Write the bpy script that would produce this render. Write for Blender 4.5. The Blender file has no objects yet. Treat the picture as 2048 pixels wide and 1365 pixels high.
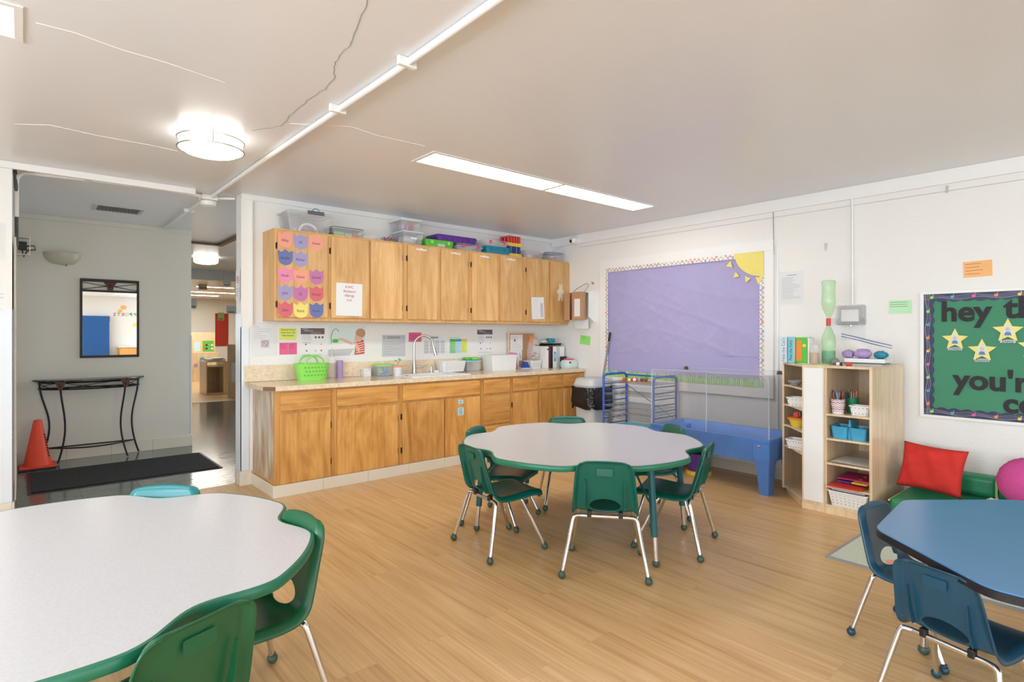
import bpy, bmesh, math, random
from mathutils import Vector, Matrix

random.seed(7)
SC = bpy.context.scene
COL = SC.collection

# ---------------------------------------------------------------- camera
cam_data = bpy.data.cameras.new('camera')
cam = bpy.data.objects.new('camera', cam_data)
COL.objects.link(cam)
cam.location = (-5.219, -5.300, 1.327)
cam.rotation_euler = (math.radians(90), 0, math.radians(49.415 - 90))
cam_data.sensor_width = 36.0
cam_data.lens = 1139.4 / 2048 * 36.0
cam_data.shift_y = -15.1 / 2048
cam_data.clip_start = 0.05
SC.camera = cam

# ---------------------------------------------------------------- view, world, daylight
SC.view_settings.view_transform = 'Standard'
SC.view_settings.look = 'None'
SC.view_settings.gamma = 1
SC.view_settings.use_curve_mapping = False
SC.view_settings.exposure = 0.62

world = bpy.data.worlds.new('sky')
SC.world = world
world.use_nodes = True
bg = world.node_tree.nodes['Background']
bg.inputs[0].default_value = (0.75, 0.86, 1.0, 1)
bg.inputs[1].default_value = 1.2


def area(name, loc, rot, sx, sy, power, color):
    d = bpy.data.lights.new(name, 'AREA')
    d.shape = 'RECTANGLE'
    d.size, d.size_y, d.energy, d.color = sx, sy, power, color
    o = bpy.data.objects.new(name, d)
    COL.objects.link(o)
    o.location = loc
    o.rotation_euler = rot
    return o


HC = 2.548                      # ceiling height
DAY = (0.80, 0.90, 1.0)
# daylight through the west windows, and through added, unseen south windows and hall door
WIN_W = [(-3.6, 1.9), (-6.3, 1.9), (-9.4, 2.2)]
for k, (yc, w) in enumerate(WIN_W):
    area('daylight_west', (-8.33, yc, 1.55), (0, math.radians(-90), 0), 1.25, w, 95, DAY)
area('added_south_daylight', (-5.9, -13.33, 1.55), (math.radians(90), 0, 0), 1.8, 1.3, 90, DAY)  # broad light from behind, added with windows that are never seen
area('added_south_daylight', (-1.4, -13.33, 1.55), (math.radians(90), 0, 0), 1.8, 1.3, 90, DAY)
area('added_hall_daylight', (-1.0, 1.35, 1.2), (0, math.radians(90), 0), 1.9, 1.7, 24, (0.9, 0.96, 1.0))  # unseen entrance daylight, added to brighten the hall from its right


# ================================================================ helpers
def L(r, g, b):
    def f(c):
        c /= 255.0
        return c / 12.92 if c <= 0.04045 else ((c + 0.055) / 1.055) ** 2.4
    return (f(r), f(g), f(b), 1.0)


def newmat(name):
    m = bpy.data.materials.new(name)
    m.use_nodes = True
    nt = m.node_tree
    return m, nt, nt.nodes['Principled BSDF']


def mat(name, rgb, rough=0.5, metal=0.0, var=0.05, scale=8.0, bump=0.0, bscale=60.0,
        alpha=1.0, emit=None, estr=0.0, stretch=(1, 1, 1), spec=0.5, coat=0.0, rnd=0.0):
    """principled surface whose colour wanders a little with a noise texture"""
    m, nt, p = newmat(name)
    N = nt.nodes
    c = L(*rgb)
    tc = N.new('ShaderNodeTexCoord')
    mp = N.new('ShaderNodeMapping')
    mp.inputs['Scale'].default_value = stretch
    nt.links.new(tc.outputs['Object'], mp.inputs[0])
    if var > 0:
        no = N.new('ShaderNodeTexNoise')
        no.inputs['Scale'].default_value = scale
        no.inputs['Detail'].default_value = 5
        nt.links.new(mp.outputs[0], no.inputs['Vector'])
        mx = N.new('ShaderNodeMix')
        mx.data_type = 'RGBA'
        mx.inputs[6].default_value = tuple(max(0, v * (1 - var)) for v in c[:3]) + (1,)
        mx.inputs[7].default_value = tuple(min(1, v * (1 + var)) for v in c[:3]) + (1,)
        nt.links.new(no.outputs[0], mx.inputs[0])
        out = mx.outputs[2]
        if rnd > 0:
            oi = N.new('ShaderNodeObjectInfo')
            mr = N.new('ShaderNodeMapRange')
            mr.inputs[3].default_value = 1 - rnd
            mr.inputs[4].default_value = 1 + rnd
            nt.links.new(oi.outputs['Random'], mr.inputs[0])
            hs = N.new('ShaderNodeHueSaturation')
            nt.links.new(mr.outputs[0], hs.inputs['Value'])
            nt.links.new(out, hs.inputs['Color'])
            out = hs.outputs[0]
        nt.links.new(out, p.inputs['Base Color'])
    else:
        p.inputs['Base Color'].default_value = c
    p.inputs['Roughness'].default_value = rough
    p.inputs['Metallic'].default_value = metal
    p.inputs['Alpha'].default_value = alpha
    p.inputs['Specular IOR Level'].default_value = spec
    if coat:
        p.inputs['Coat Weight'].default_value = coat
    if bump > 0:
        n2 = N.new('ShaderNodeTexNoise')
        n2.inputs['Scale'].default_value = bscale
        n2.inputs['Detail'].default_value = 3
        nt.links.new(tc.outputs['Object'], n2.inputs['Vector'])
        b = N.new('ShaderNodeBump')
        b.inputs['Strength'].default_value = bump
        b.inputs['Distance'].default_value = 0.01
        nt.links.new(n2.outputs[0], b.inputs['Height'])
        nt.links.new(b.outputs[0], p.inputs['Normal'])
    if emit:
        p.inputs['Emission Color'].default_value = L(*emit)
        p.inputs['Emission Strength'].default_value = estr
    return m


def wood(name, a, b, rough=0.35, axis='z', scale=1.0, rnd=0.10, fig=0.5, coat=0.15):
    """straight-grained veneer: fine streaks along one axis plus broad figure"""
    m, nt, p = newmat(name)
    N = nt.nodes
    tc = N.new('ShaderNodeTexCoord')
    oi = N.new('ShaderNodeObjectInfo')
    add = N.new('ShaderNodeVectorMath')
    add.operation = 'ADD'
    sc = N.new('ShaderNodeVectorMath')
    sc.operation = 'SCALE'
    sc.inputs[0].default_value = (13, 7, 5)
    nt.links.new(oi.outputs['Random'], sc.inputs['Scale'])
    nt.links.new(tc.outputs['Object'], add.inputs[0])
    nt.links.new(sc.outputs[0], add.inputs[1])
    s1 = {'z': (60, 60, 2.0), 'x': (2.0, 60, 60), 'y': (60, 2.0, 60)}[axis]
    s2 = {'z': (7, 7, 1.6), 'x': (1.6, 7, 7), 'y': (7, 1.6, 7)}[axis]
    outs = []
    for s, det, dist in ((s1, 6, 0.3), (s2, 4, 1.6)):
        mp = N.new('ShaderNodeMapping')
        mp.inputs['Scale'].default_value = tuple(v * scale for v in s)
        nt.links.new(add.outputs[0], mp.inputs[0])
        no = N.new('ShaderNodeTexNoise')
        no.inputs['Scale'].default_value = 1.0
        no.inputs['Detail'].default_value = det
        no.inputs['Distortion'].default_value = dist
        nt.links.new(mp.outputs[0], no.inputs['Vector'])
        outs.append(no.outputs[0])
    mm = N.new('ShaderNodeMix')
    mm.inputs[0].default_value = fig
    nt.links.new(outs[0], mm.inputs[2])
    nt.links.new(outs[1], mm.inputs[3])
    cr = N.new('ShaderNodeValToRGB')
    cr.color_ramp.elements[0].position = 0.36
    cr.color_ramp.elements[1].position = 0.64
    cr.color_ramp.elements[0].color = L(*a)
    cr.color_ramp.elements[1].color = L(*b)
    nt.links.new(mm.outputs[0], cr.inputs[0])
    mr = N.new('ShaderNodeMapRange')
    mr.inputs[3].default_value = 1 - rnd
    mr.inputs[4].default_value = 1 + rnd
    nt.links.new(oi.outputs['Random'], mr.inputs[0])
    hs = N.new('ShaderNodeHueSaturation')
    nt.links.new(mr.outputs[0], hs.inputs['Value'])
    nt.links.new(cr.outputs[0], hs.inputs['Color'])
    nt.links.new(hs.outputs[0], p.inputs['Base Color'])
    p.inputs['Roughness'].default_value = rough
    p.inputs['Coat Weight'].default_value = coat
    return m


class MB:
    """collects shapes in one bmesh"""

    def __init__(self):
        self.bm = bmesh.new()

    def box(self, x0, x1, y0, y1, z0, z1, bev=0.0, seg=2, mi=0):
        b = bmesh.new()
        bmesh.ops.create_cube(b, size=1)
        for v in b.verts:
            v.co = Vector(((x0 + x1) / 2 + v.co.x * (x1 - x0), (y0 + y1) / 2 + v.co.y * (y1 - y0),
                           (z0 + z1) / 2 + v.co.z * (z1 - z0)))
        if bev > 0:
            bmesh.ops.bevel(b, geom=b.edges[:], offset=bev, segments=seg, affect='EDGES', profile=0.5)
        for f in b.faces:
            f.material_index = mi
        self._merge(b)
        return self

    def _merge(self, b, M=None):
        if M is not None:
            bmesh.ops.transform(b, matrix=M, verts=b.verts)
        me = bpy.data.meshes.new('t')
        b.to_mesh(me)
        b.free()
        self.bm.from_mesh(me)
        bpy.data.meshes.remove(me)

    def cyl(self, p0, p1, r0, r1=None, n=16, mi=0, caps=True):
        if r1 is None:
            r1 = r0
        p0, p1 = Vector(p0), Vector(p1)
        d = p1 - p0
        b = bmesh.new()
        bmesh.ops.create_cone(b, cap_ends=caps, segments=n, radius1=r0, radius2=r1, depth=d.length)
        M = Matrix.Translation((p0 + p1) / 2) @ d.to_track_quat('Z', 'Y').to_matrix().to_4x4()
        for f in b.faces:
            f.material_index = mi
            f.smooth = len(f.verts) == 4 and n > 6
        self._merge(b, M)
        return self

    def sph(self, c, r, sx=1, sy=1, sz=1, n=16, mi=0, M=None):
        b = bmesh.new()
        bmesh.ops.create_uvsphere(b, u_segments=n, v_segments=max(6, n // 2), radius=r)
        T = Matrix.Translation(c) @ (M or Matrix.Identity(4)) @ Matrix.Diagonal((sx, sy, sz, 1))
        for f in b.faces:
            f.smooth = True
            f.material_index = mi
        self._merge(b, T)
        return self

    def tube(self, pts, r, n=10, closed=False, mi=0):
        pts = [Vector(p) for p in pts]
        m = len(pts)
        rings = []
        prev = None
        for i, p in enumerate(pts):
            if closed:
                t = (pts[(i + 1) % m] - pts[i - 1]).normalized()
            else:
                a = pts[max(0, i - 1)]
                c = pts[min(m - 1, i + 1)]
                t = (c - a).normalized()
            if prev is None:
                u = t.orthogonal().normalized()
            else:
                u = (prev - t * prev.dot(t)).normalized()
            prev = u
            w = t.cross(u)
            rr = r[i] if isinstance(r, (list, tuple)) else r
            rings.append([self.bm.verts.new(p + (u * math.cos(2 * math.pi * k / n) + w * math.sin(2 * math.pi * k / n)) * rr)
                          for k in range(n)])
        rng = range(m) if closed else range(m - 1)
        for i in rng:
            A, B = rings[i], rings[(i + 1) % m]
            for k in range(n):
                f = self.bm.faces.new((A[k], A[(k + 1) % n], B[(k + 1) % n], B[k]))
                f.smooth = True
                f.material_index = mi
        if not closed:
            for R_ in (list(reversed(rings[0])), rings[-1]):
                f = self.bm.faces.new(R_)
                f.material_index = mi
        return self

    def prism(self, poly, h0, h1, plane='xy', mi=0, smooth=False):
        """extrude a 2-D outline between two heights along the third axis"""
        def P(a, b, h):
            return {'xy': (a, b, h), 'xz': (a, h, b), 'yz': (h, a, b)}[plane]
        lo = [self.bm.verts.new(P(a, b, h0)) for a, b in poly]
        hi = [self.bm.verts.new(P(a, b, h1)) for a, b in poly]
        n = len(poly)
        fs = [self.bm.faces.new(lo), self.bm.faces.new(hi)]
        for i in range(n):
            f = self.bm.faces.new((lo[i], lo[(i + 1) % n], hi[(i + 1) % n], hi[i]))
            f.smooth = smooth
            fs.append(f)
        for f in fs:
            f.material_index = mi
        bmesh.ops.recalc_face_normals(self.bm, faces=fs)
        return self

    def lathe(self, prof, c=(0, 0, 0), n=24, mi=0, close=False):
        """spin (radius, z) pairs about a vertical axis"""
        rings = []
        for r, z in prof:
            if r < 1e-5:
                rings.append([self.bm.verts.new((c[0], c[1], c[2] + z))])
            else:
                rings.append([self.bm.verts.new((c[0] + r * math.cos(2 * math.pi * k / n),
                                                 c[1] + r * math.sin(2 * math.pi * k / n), c[2] + z)) for k in range(n)])
        for A, B in zip(rings[:-1], rings[1:]):
            for k in range(n):
                a0, a1 = A[k % len(A)], A[(k + 1) % len(A)]
                b0, b1 = B[k % len(B)], B[(k + 1) % len(B)]
                vs = []
                for v in (a0, a1, b1, b0):
                    if v not in vs:
                        vs.append(v)
                if len(vs) > 2:
                    f = self.bm.faces.new(vs)
                    f.smooth = True
                    f.material_index = mi
        return self

    def quad(self, *pts, mi=0):
        f = self.bm.faces.new([self.bm.verts.new(p) for p in pts])
        f.material_index = mi
        return self

    def build(self, name, material, parent=None, loc=(0, 0, 0), rot=(0, 0, 0), label=None, mods=None, sharp=40):
        me = bpy.data.meshes.new(name)
        self.bm.to_mesh(me)
        self.bm.free()
        o = bpy.data.objects.new(name, me)
        COL.objects.link(o)
        for m in (material if isinstance(material, (list, tuple)) else [material]):
            me.materials.append(m)
        if any(p.use_smooth for p in me.polygons):
            try:
                me.set_sharp_from_angle(angle=math.radians(sharp))
            except Exception:
                pass
        o.location = loc
        o.rotation_euler = rot
        if parent:
            o.parent = parent
        if label:
            o['label'] = label
        return o


def thing(name, label, cat, loc=(0, 0, 0), rot=0, group=None):
    o = bpy.data.objects.new(name, None)
    COL.objects.link(o)
    o.empty_display_size = 0.05
    o.location = loc
    o.rotation_euler = rot if isinstance(rot, tuple) else (0, 0, rot)
    tag(o, label, cat, group)
    return o


def tag(o, label, cat, group=None):
    o['label'] = label
    o['category'] = cat
    if group:
        o['group'] = group
    return o


def struct(o):
    o['kind'] = 'structure'
    return o


def dup(root, loc, rot, label=None, group=None, cat=None):
    r = root.copy()
    COL.objects.link(r)
    r.location = loc
    r.rotation_euler = rot if isinstance(rot, tuple) else (0, 0, rot)
    if label:
        r['label'] = label
    if group:
        r['group'] = group
    for ch in list(root.children):
        c = ch.copy()
        COL.objects.link(c)
        c.parent = r
        for g in list(ch.children):
            d = g.copy()
            COL.objects.link(d)
            d.parent = c
    return r


def text(name, s, size, material, parent, loc, rot=(0, 0, 0), ext=0.0004, bold=0.0, align='CENTER', sx=1.0, space=1.0, label=None):
    """real letter shapes as a mesh"""
    cu = bpy.data.curves.new(name, 'FONT')
    cu.body = s
    cu.size = size
    cu.extrude = ext
    cu.offset = bold
    cu.align_x = align
    cu.align_y = 'CENTER'
    cu.space_line = space
    cu.resolution_u = 3
    tmp = bpy.data.objects.new(name, cu)
    COL.objects.link(tmp)
    dg = bpy.context.evaluated_depsgraph_get()
    me = bpy.data.meshes.new_from_object(tmp.evaluated_get(dg))
    COL.objects.unlink(tmp)
    bpy.data.objects.remove(tmp)
    me.name = name
    me.materials.clear()
    me.materials.append(material)
    o = bpy.data.objects.new(name, me)
    COL.objects.link(o)
    o.location = loc
    o.rotation_euler = rot
    o.scale = (sx, 1, 1)
    if parent:
        o.parent = parent
    if label:
        o['label'] = label
    return o


R90 = math.radians(90)
ROT_BACK = (R90, 0, 0)          # local x right, y up, z out of the back (counter) wall
ROT_RIGHT = (R90, 0, -R90)      # the same on the right wall


def smooth_path(pts, r=0.04, n=5):
    """round the corners of a polyline"""
    P = [Vector(p) for p in pts]
    out = [P[0]]
    for a, b, c in zip(P[:-2], P[1:-1], P[2:]):
        d0, d1 = (a - b), (c - b)
        k = min(r, d0.length * 0.49, d1.length * 0.49)
        s, e = b + d0.normalized() * k, b + d1.normalized() * k
        for i in range(n + 1):
            t = i / n
            out.append(s * (1 - t) ** 2 + b * 2 * t * (1 - t) + e * t * t)
    out.append(P[-1])
    return out


def rrect(w, h, r, n=6, cx=0, cy=0):
    pts = []
    for qx, qy, a0 in ((1, 1, 0), (-1, 1, 90), (-1, -1, 180), (1, -1, 270)):
        for i in range(n + 1):
            a = math.radians(a0 + 90 * i / n)
            pts.append((cx + qx * (w / 2 - r) + r * math.cos(a), cy + qy * (h / 2 - r) + r * math.sin(a)))
    return pts


# ================================================================ materials
def floor_material():
    m, nt, p = newmat('oak_vinyl_plank')
    N, K = nt.nodes, nt.links.new
    tc = N.new('ShaderNodeTexCoord')
    mp = N.new('ShaderNodeMapping')
    mp.inputs['Rotation'].default_value = (0, 0, R90)
    K(tc.outputs['Object'], mp.inputs[0])
    br = N.new('ShaderNodeTexBrick')
    br.inputs['Scale'].default_value = 1.0
    br.inputs['Brick Width'].default_value = 1.22
    br.inputs['Row Height'].default_value = 0.18
    br.inputs['Mortar Size'].default_value = 0.0008
    br.inputs['Mortar Smooth'].default_value = 0.3
    br.inputs['Color1'].default_value = (0, 0, 0, 1)
    br.inputs['Color2'].default_value = (1, 1, 1, 1)
    br.inputs['Mortar'].default_value = (0.5, 0.5, 0.5, 1)
    br.offset = 0.37
    K(mp.outputs[0], br.inputs['Vector'])
    sep = N.new('ShaderNodeSeparateColor')
    K(br.outputs['Color'], sep.inputs[0])
    off = N.new('ShaderNodeVectorMath')
    off.operation = 'SCALE'
    off.inputs[0].default_value = (9, 31, 0)
    K(sep.outputs[0], off.inputs['Scale'])
    add = N.new('ShaderNodeVectorMath')
    K(tc.outputs['Object'], add.inputs[0])
    K(off.outputs[0], add.inputs[1])
    vals = []
    for s, det, dist in (((70, 1.6, 1), 6, 0.4), ((8, 0.55, 1), 5, 1.8), ((22, 1.0, 1), 4, 0.8)):
        q = N.new('ShaderNodeMapping')
        q.inputs['Scale'].default_value = s
        K(add.outputs[0], q.inputs[0])
        no = N.new('ShaderNodeTexNoise')
        no.inputs['Scale'].default_value = 1
        no.inputs['Detail'].default_value = det
        no.inputs['Distortion'].default_value = dist
        K(q.outputs[0], no.inputs['Vector'])
        vals.append(no.outputs[0])
    a = N.new('ShaderNodeMix')
    a.inputs[0].default_value = 0.5
    K(vals[0], a.inputs[2])
    K(vals[1], a.inputs[3])
    b = N.new('ShaderNodeMix')
    b.inputs[0].default_value = 0.3
    K(a.outputs[0], b.inputs[2])
    K(vals[2], b.inputs[3])
    cr = N.new('ShaderNodeValToRGB')
    e = cr.color_ramp.elements
    e[0].position, e[0].color = 0.36, L(186, 143, 94)
    e[1].position, e[1].color = 0.62, L(223, 186, 134)
    mid = cr.color_ramp.elements.new(0.48)
    mid.color = L(208, 168, 115)
    K(b.outputs[0], cr.inputs[0])
    hs = N.new('ShaderNodeHueSaturation')
    mr = N.new('ShaderNodeMapRange')
    mr.inputs[3].default_value = 0.97
    mr.inputs[4].default_value = 1.03
    K(sep.outputs[0], mr.inputs[0])
    K(mr.outputs[0], hs.inputs['Value'])
    K(cr.outputs[0], hs.inputs['Color'])
    mo = N.new('ShaderNodeMix')
    mo.data_type = 'RGBA'
    mo.inputs[7].default_value = L(188, 150, 104)
    K(br.outputs['Fac'], mo.inputs[0])
    K(hs.outputs[0], mo.inputs[6])
    K(mo.outputs[2], p.inputs['Base Color'])
    p.inputs['Roughness'].default_value = 0.36
    bp_ = N.new('ShaderNodeBump')
    bp_.inputs['Strength'].default_value = 0.06
    bp_.inputs['Distance'].default_value = 0.004
    K(b.outputs[0], bp_.inputs['Height'])
    K(bp_.outputs[0], p.inputs['Normal'])
    return m


def tile_material():
    m, nt, p = newmat('slate_green_tile')
    N, K = nt.nodes, nt.links.new
    tc = N.new('ShaderNodeTexCoord')
    br = N.new('ShaderNodeTexBrick')
    br.offset = 0.0
    br.inputs['Scale'].default_value = 1.0
    br.inputs['Brick Width'].default_value = 0.405
    br.inputs['Row Height'].default_value = 0.405
    br.inputs['Mortar Size'].default_value = 0.004
    br.inputs['Color1'].default_value = L(92, 102, 98)
    br.inputs['Color2'].default_value = L(112, 120, 114)
    br.inputs['Mortar'].default_value = L(60, 62, 60)
    K(tc.outputs['Object'], br.inputs['Vector'])
    q = N.new('ShaderNodeMapping')
    q.inputs['Scale'].default_value = (3, 22, 1)
    K(tc.outputs['Object'], q.inputs[0])
    no = N.new('ShaderNodeTexNoise')
    no.inputs['Scale'].default_value = 1
    no.inputs['Detail'].default_value = 6
    no.inputs['Distortion'].default_value = 1.0
    K(q.outputs[0], no.inputs['Vector'])
    mx = N.new('ShaderNodeMix')
    mx.data_type = 'RGBA'
    mx.blend_type = 'OVERLAY'
    mx.inputs[0].default_value = 0.6
    K(br.outputs['Color'], mx.inputs[6])
    K(no.outputs[0], mx.inputs[7])
    K(mx.outputs[2], p.inputs['Base Color'])
    p.inputs['Roughness'].default_value = 0.13
    bp_ = N.new('ShaderNodeBump')
    bp_.inputs['Strength'].default_value = 0.12
    bp_.inputs['Distance'].default_value = 0.004
    K(no.outputs[0], bp_.inputs['Height'])
    K(bp_.outputs[0], p.inputs['Normal'])
    return m


def block_wall_material():
    """painted concrete block: joints barely show under thick white paint"""
    m, nt, p = newmat('white_painted_block')
    N, K = nt.nodes, nt.links.new
    tc = N.new('ShaderNodeTexCoord')
    mp = N.new('ShaderNodeMapping')
    mp.inputs['Rotation'].default_value = (0, R90, R90)
    sw = N.new('ShaderNodeSeparateXYZ')
    cb = N.new('ShaderNodeCombineXYZ')
    K(tc.outputs['Object'], sw.inputs[0])
    K(sw.outputs[1], cb.inputs[0])
    K(sw.outputs[2], cb.inputs[1])
    br = N.new('ShaderNodeTexBrick')
    br.inputs['Scale'].default_value = 1.0
    br.inputs['Brick Width'].default_value = 0.40
    br.inputs['Row Height'].default_value = 0.203
    br.inputs['Mortar Size'].default_value = 0.006
    br.inputs['Mortar Smooth'].default_value = 1.0
    K(cb.outputs[0], br.inputs['Vector'])
    no = N.new('ShaderNodeTexNoise')
    no.inputs['Scale'].default_value = 70
    no.inputs['Detail'].default_value = 4
    K(tc.outputs['Object'], no.inputs['Vector'])
    ad = N.new('ShaderNodeMath')
    ad.operation = 'MULTIPLY_ADD'
    ad.inputs[1].default_value = -0.22
    K(br.outputs['Fac'], ad.inputs[0])
    K(no.outputs[0], ad.inputs[2])
    bp_ = N.new('ShaderNodeBump')
    bp_.inputs['Strength'].default_value = 0.28
    bp_.inputs['Distance'].default_value = 0.006
    K(ad.outputs[0], bp_.inputs['Height'])
    K(bp_.outputs[0], p.inputs['Normal'])
    n2 = N.new('ShaderNodeTexNoise')
    n2.inputs['Scale'].default_value = 1.3
    mx = N.new('ShaderNodeMix')
    mx.data_type = 'RGBA'
    mx.inputs[6].default_value = L(233, 231, 226)
    mx.inputs[7].default_value = L(241, 240, 237)
    K(n2.outputs[0], mx.inputs[0])
    K(mx.outputs[2], p.inputs['Base Color'])
    p.inputs['Roughness'].default_value = 0.45
    return m


def counter_material():
    m, nt, p = newmat('beige_speckled_laminate')
    N, K = nt.nodes, nt.links.new
    tc = N.new('ShaderNodeTexCoord')
    no = N.new('ShaderNodeTexNoise')
    no.inputs['Scale'].default_value = 26
    no.inputs['Detail'].default_value = 8
    no.inputs['Distortion'].default_value = 1.2
    K(tc.outputs['Object'], no.inputs['Vector'])
    cr = N.new('ShaderNodeValToRGB')
    e = cr.color_ramp.elements
    e[0].position, e[0].color = 0.35, L(222, 200, 166)
    e[1].position, e[1].color = 0.65, L(236, 220, 192)
    K(no.outputs[0], cr.inputs[0])
    K(cr.outputs[0], p.inputs['Base Color'])
    p.inputs['Roughness'].default_value = 0.16
    return m


def worn_side_material():
    m, nt, p = newmat('worn_whitened_veneer')
    N, K = nt.nodes, nt.links.new
    tc = N.new('ShaderNodeTexCoord')
    q = N.new('ShaderNodeMapping')
    q.inputs['Scale'].default_value = (9, 9, 2.2)
    K(tc.outputs['Object'], q.inputs[0])
    no = N.new('ShaderNodeTexNoise')
    no.inputs['Scale'].default_value = 1
    no.inputs['Detail'].default_value = 8
    no.inputs['Distortion'].default_value = 0.8
    K(q.outputs[0], no.inputs['Vector'])
    cr = N.new('ShaderNodeValToRGB')
    e = cr.color_ramp.elements
    e[0].position, e[0].color = 0.38, L(176, 140, 104)
    e[1].position, e[1].color = 0.60, L(206, 200, 184)
    K(no.outputs[0], cr.inputs[0])
    K(cr.outputs[0], p.inputs['Base Color'])
    p.inputs['Roughness'].default_value = 0.5
    return m


def speckle_material(name, a, b, rough, scale=260, pos=(0.45, 0.6), bump=0.0):
    m, nt, p = newmat(name)
    N, K = nt.nodes, nt.links.new
    tc = N.new('ShaderNodeTexCoord')
    no = N.new('ShaderNodeTexNoise')
    no.inputs['Scale'].default_value = scale
    no.inputs['Detail'].default_value = 2
    K(tc.outputs['Object'], no.inputs['Vector'])
    cr = N.new('ShaderNodeValToRGB')
    e = cr.color_ramp.elements
    e[0].position, e[0].color = pos[0], L(*a)
    e[1].position, e[1].color = pos[1], L(*b)
    K(no.outputs[0], cr.inputs[0])
    K(cr.outputs[0], p.inputs['Base Color'])
    p.inputs['Roughness'].default_value = rough
    if bump:
        bp_ = N.new('ShaderNodeBump')
        bp_.inputs['Strength'].default_value = bump
        bp_.inputs['Distance'].default_value = 0.006
        K(no.outputs[0], bp_.inputs['Height'])
        K(bp_.outputs[0], p.inputs['Normal'])
    return m


M = {}
M['floor'] = floor_material()
M['tile'] = tile_material()
M['block'] = block_wall_material()
M['wall'] = mat('white_wall_paint', (238, 237, 233), 0.42, var=0.02, scale=1.5, bump=0.12, bscale=35)
M['ceiling'] = mat('ceiling_gloss_paint', (234, 236, 240), 0.30, var=0.03, scale=0.8, bump=0.10, bscale=14)
M['hallwall'] = mat('hall_wall_paint', (221, 216, 203), 0.45, var=0.02, scale=1.5, bump=0.1, bscale=30)
M['trimwhite'] = mat('white_trim_paint', (240, 240, 238), 0.35, var=0.01)
M['guard'] = mat('clear_white_corner_guard', (225, 233, 240), 0.25, var=0.01)
M['basetile'] = mat('cream_base_tile', (226, 217, 200), 0.22, var=0.05, scale=4)
M['grout'] = mat('grout', (180, 170, 155), 0.8)
M['beige'] = mat('beige_door_paint', (205, 192, 172), 0.4, var=0.03)
M['maple'] = wood('maple_cabinet_veneer', (188, 128, 58), (228, 174, 100), 0.34, 'z', fig=0.62)
M['maplex'] = wood('maple_drawer_veneer', (188, 126, 56), (226, 170, 94), 0.34, 'x', fig=0.62)
M['mapleframe'] = wood('maple_face_frame', (190, 134, 66), (216, 164, 94), 0.4, 'z', rnd=0.03)
M['mapleU'] = wood('upper_maple_veneer', (206, 154, 90), (236, 192, 130), 0.34, 'z', fig=0.62)
M['mapleUf'] = wood('upper_face_frame', (206, 156, 92), (228, 182, 118), 0.4, 'z', rnd=0.03)
M['birch'] = wood('pale_birch_ply', (214, 186, 148), (236, 214, 180), 0.3, 'z', rnd=0.04, coat=0.3)
M['worn'] = worn_side_material()
M['counter'] = counter_material()
M['hinge'] = mat('dark_bronze_hinge', (58, 40, 30), 0.35, 0.8)
M['chrome'] = mat('chrome', (226, 226, 230), 0.10, 1.0, var=0.0)
M['steel'] = mat('brushed_steel', (196, 192, 184), 0.28, 1.0, var=0.04)
M['tabletop'] = speckle_material('pale_grey_laminate', (202, 201, 203), (207, 206, 208), 0.22, 120, (0.4, 0.6))
M['edgegreen'] = mat('green_table_edge', (30, 112, 84), 0.35, var=0.04)
M['tealleg'] = mat('teal_table_leg', (26, 92, 98), 0.3, var=0.04)
M['green'] = mat('green_chair_plastic', (6, 90, 76), 0.32, var=0.05, scale=5, bump=0.05, bscale=300)
M['greeny'] = mat('leaf_green_chair_plastic', (22, 92, 58), 0.32, var=0.05, scale=5, bump=0.05, bscale=300)
M['teal'] = mat('teal_chair_plastic', (40, 128, 132), 0.32, var=0.05, scale=5, bump=0.05, bscale=300)
M['navy'] = mat('blue_chair_plastic', (22, 72, 96), 0.34, var=0.06, scale=5, bump=0.05, bscale=300)
M['glidegreen'] = mat('green_ball_glide', (62, 84, 72), 0.4)
M['glideblue'] = mat('blue_ball_glide', (26, 66, 82), 0.4)
M['bluetop'] = mat('blue_table_laminate', (86, 140, 192), 0.25, var=0.04, scale=3)
M['blackedge'] = mat('black_table_edge', (24, 26, 34), 0.4)
M['black'] = mat('black_plastic', (26, 26, 28), 0.4)
M['iron'] = mat('black_wrought_iron', (30, 30, 28), 0.45, 0.3)
M['rust'] = mat('rust_leaf_metal', (84, 44, 34), 0.5, 0.3)
M['granite'] = speckle_material('dark_stone_top', (44, 40, 36), (92, 84, 78), 0.2, 60)
M['matblack'] = speckle_material('black_loop_mat', (10, 10, 12), (66, 64, 66), 0.9, 130, (0.42, 0.7), 0.6)
M['cone'] = mat('orange_cone_rubber', (235, 74, 44), 0.45, var=0.05)
M['mirror'] = mat('mirror_glass', (235, 238, 238), 0.01, 1.0, var=0.0)
M['sconce'] = mat('alabaster_glass', (196, 190, 168), 0.35, var=0.08)
M['lamp'] = mat('lit_diffuser', (255, 255, 255), 0.5, var=0, emit=(255, 250, 240), estr=3.4)
M['panel'] = mat('lit_panel', (255, 255, 255), 0.5, var=0, emit=(255, 252, 246), estr=9.0)
M['purplepaper'] = mat('purple_butcher_paper', (170, 164, 206), 0.6, var=0.05, scale=1.6, bump=0.9, bscale=4.5)
M['greenpaper'] = mat('green_board_paper', (60, 138, 104), 0.6, var=0.05, scale=2.0, bump=0.4, bscale=3.0)
M['blackpaper'] = mat('black_cut_paper', (44, 40, 46), 0.7)
M['paper'] = mat('white_paper', (236, 238, 238), 0.5, var=0.01)
M['sleeve'] = mat('clear_sleeve', (245, 247, 250), 0.08, var=0, alpha=0.10)
M['ink'] = mat('black_ink', (40, 40, 44), 0.6, var=0)
M['greyink'] = mat('grey_ink', (140, 142, 146), 0.6, var=0)
M['redink'] = mat('red_ink', (190, 84, 76), 0.6, var=0)
M['clear'] = mat('clear_plastic', (250, 251, 252), 0.10, var=0, alpha=0.17, spec=0.6)
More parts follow.
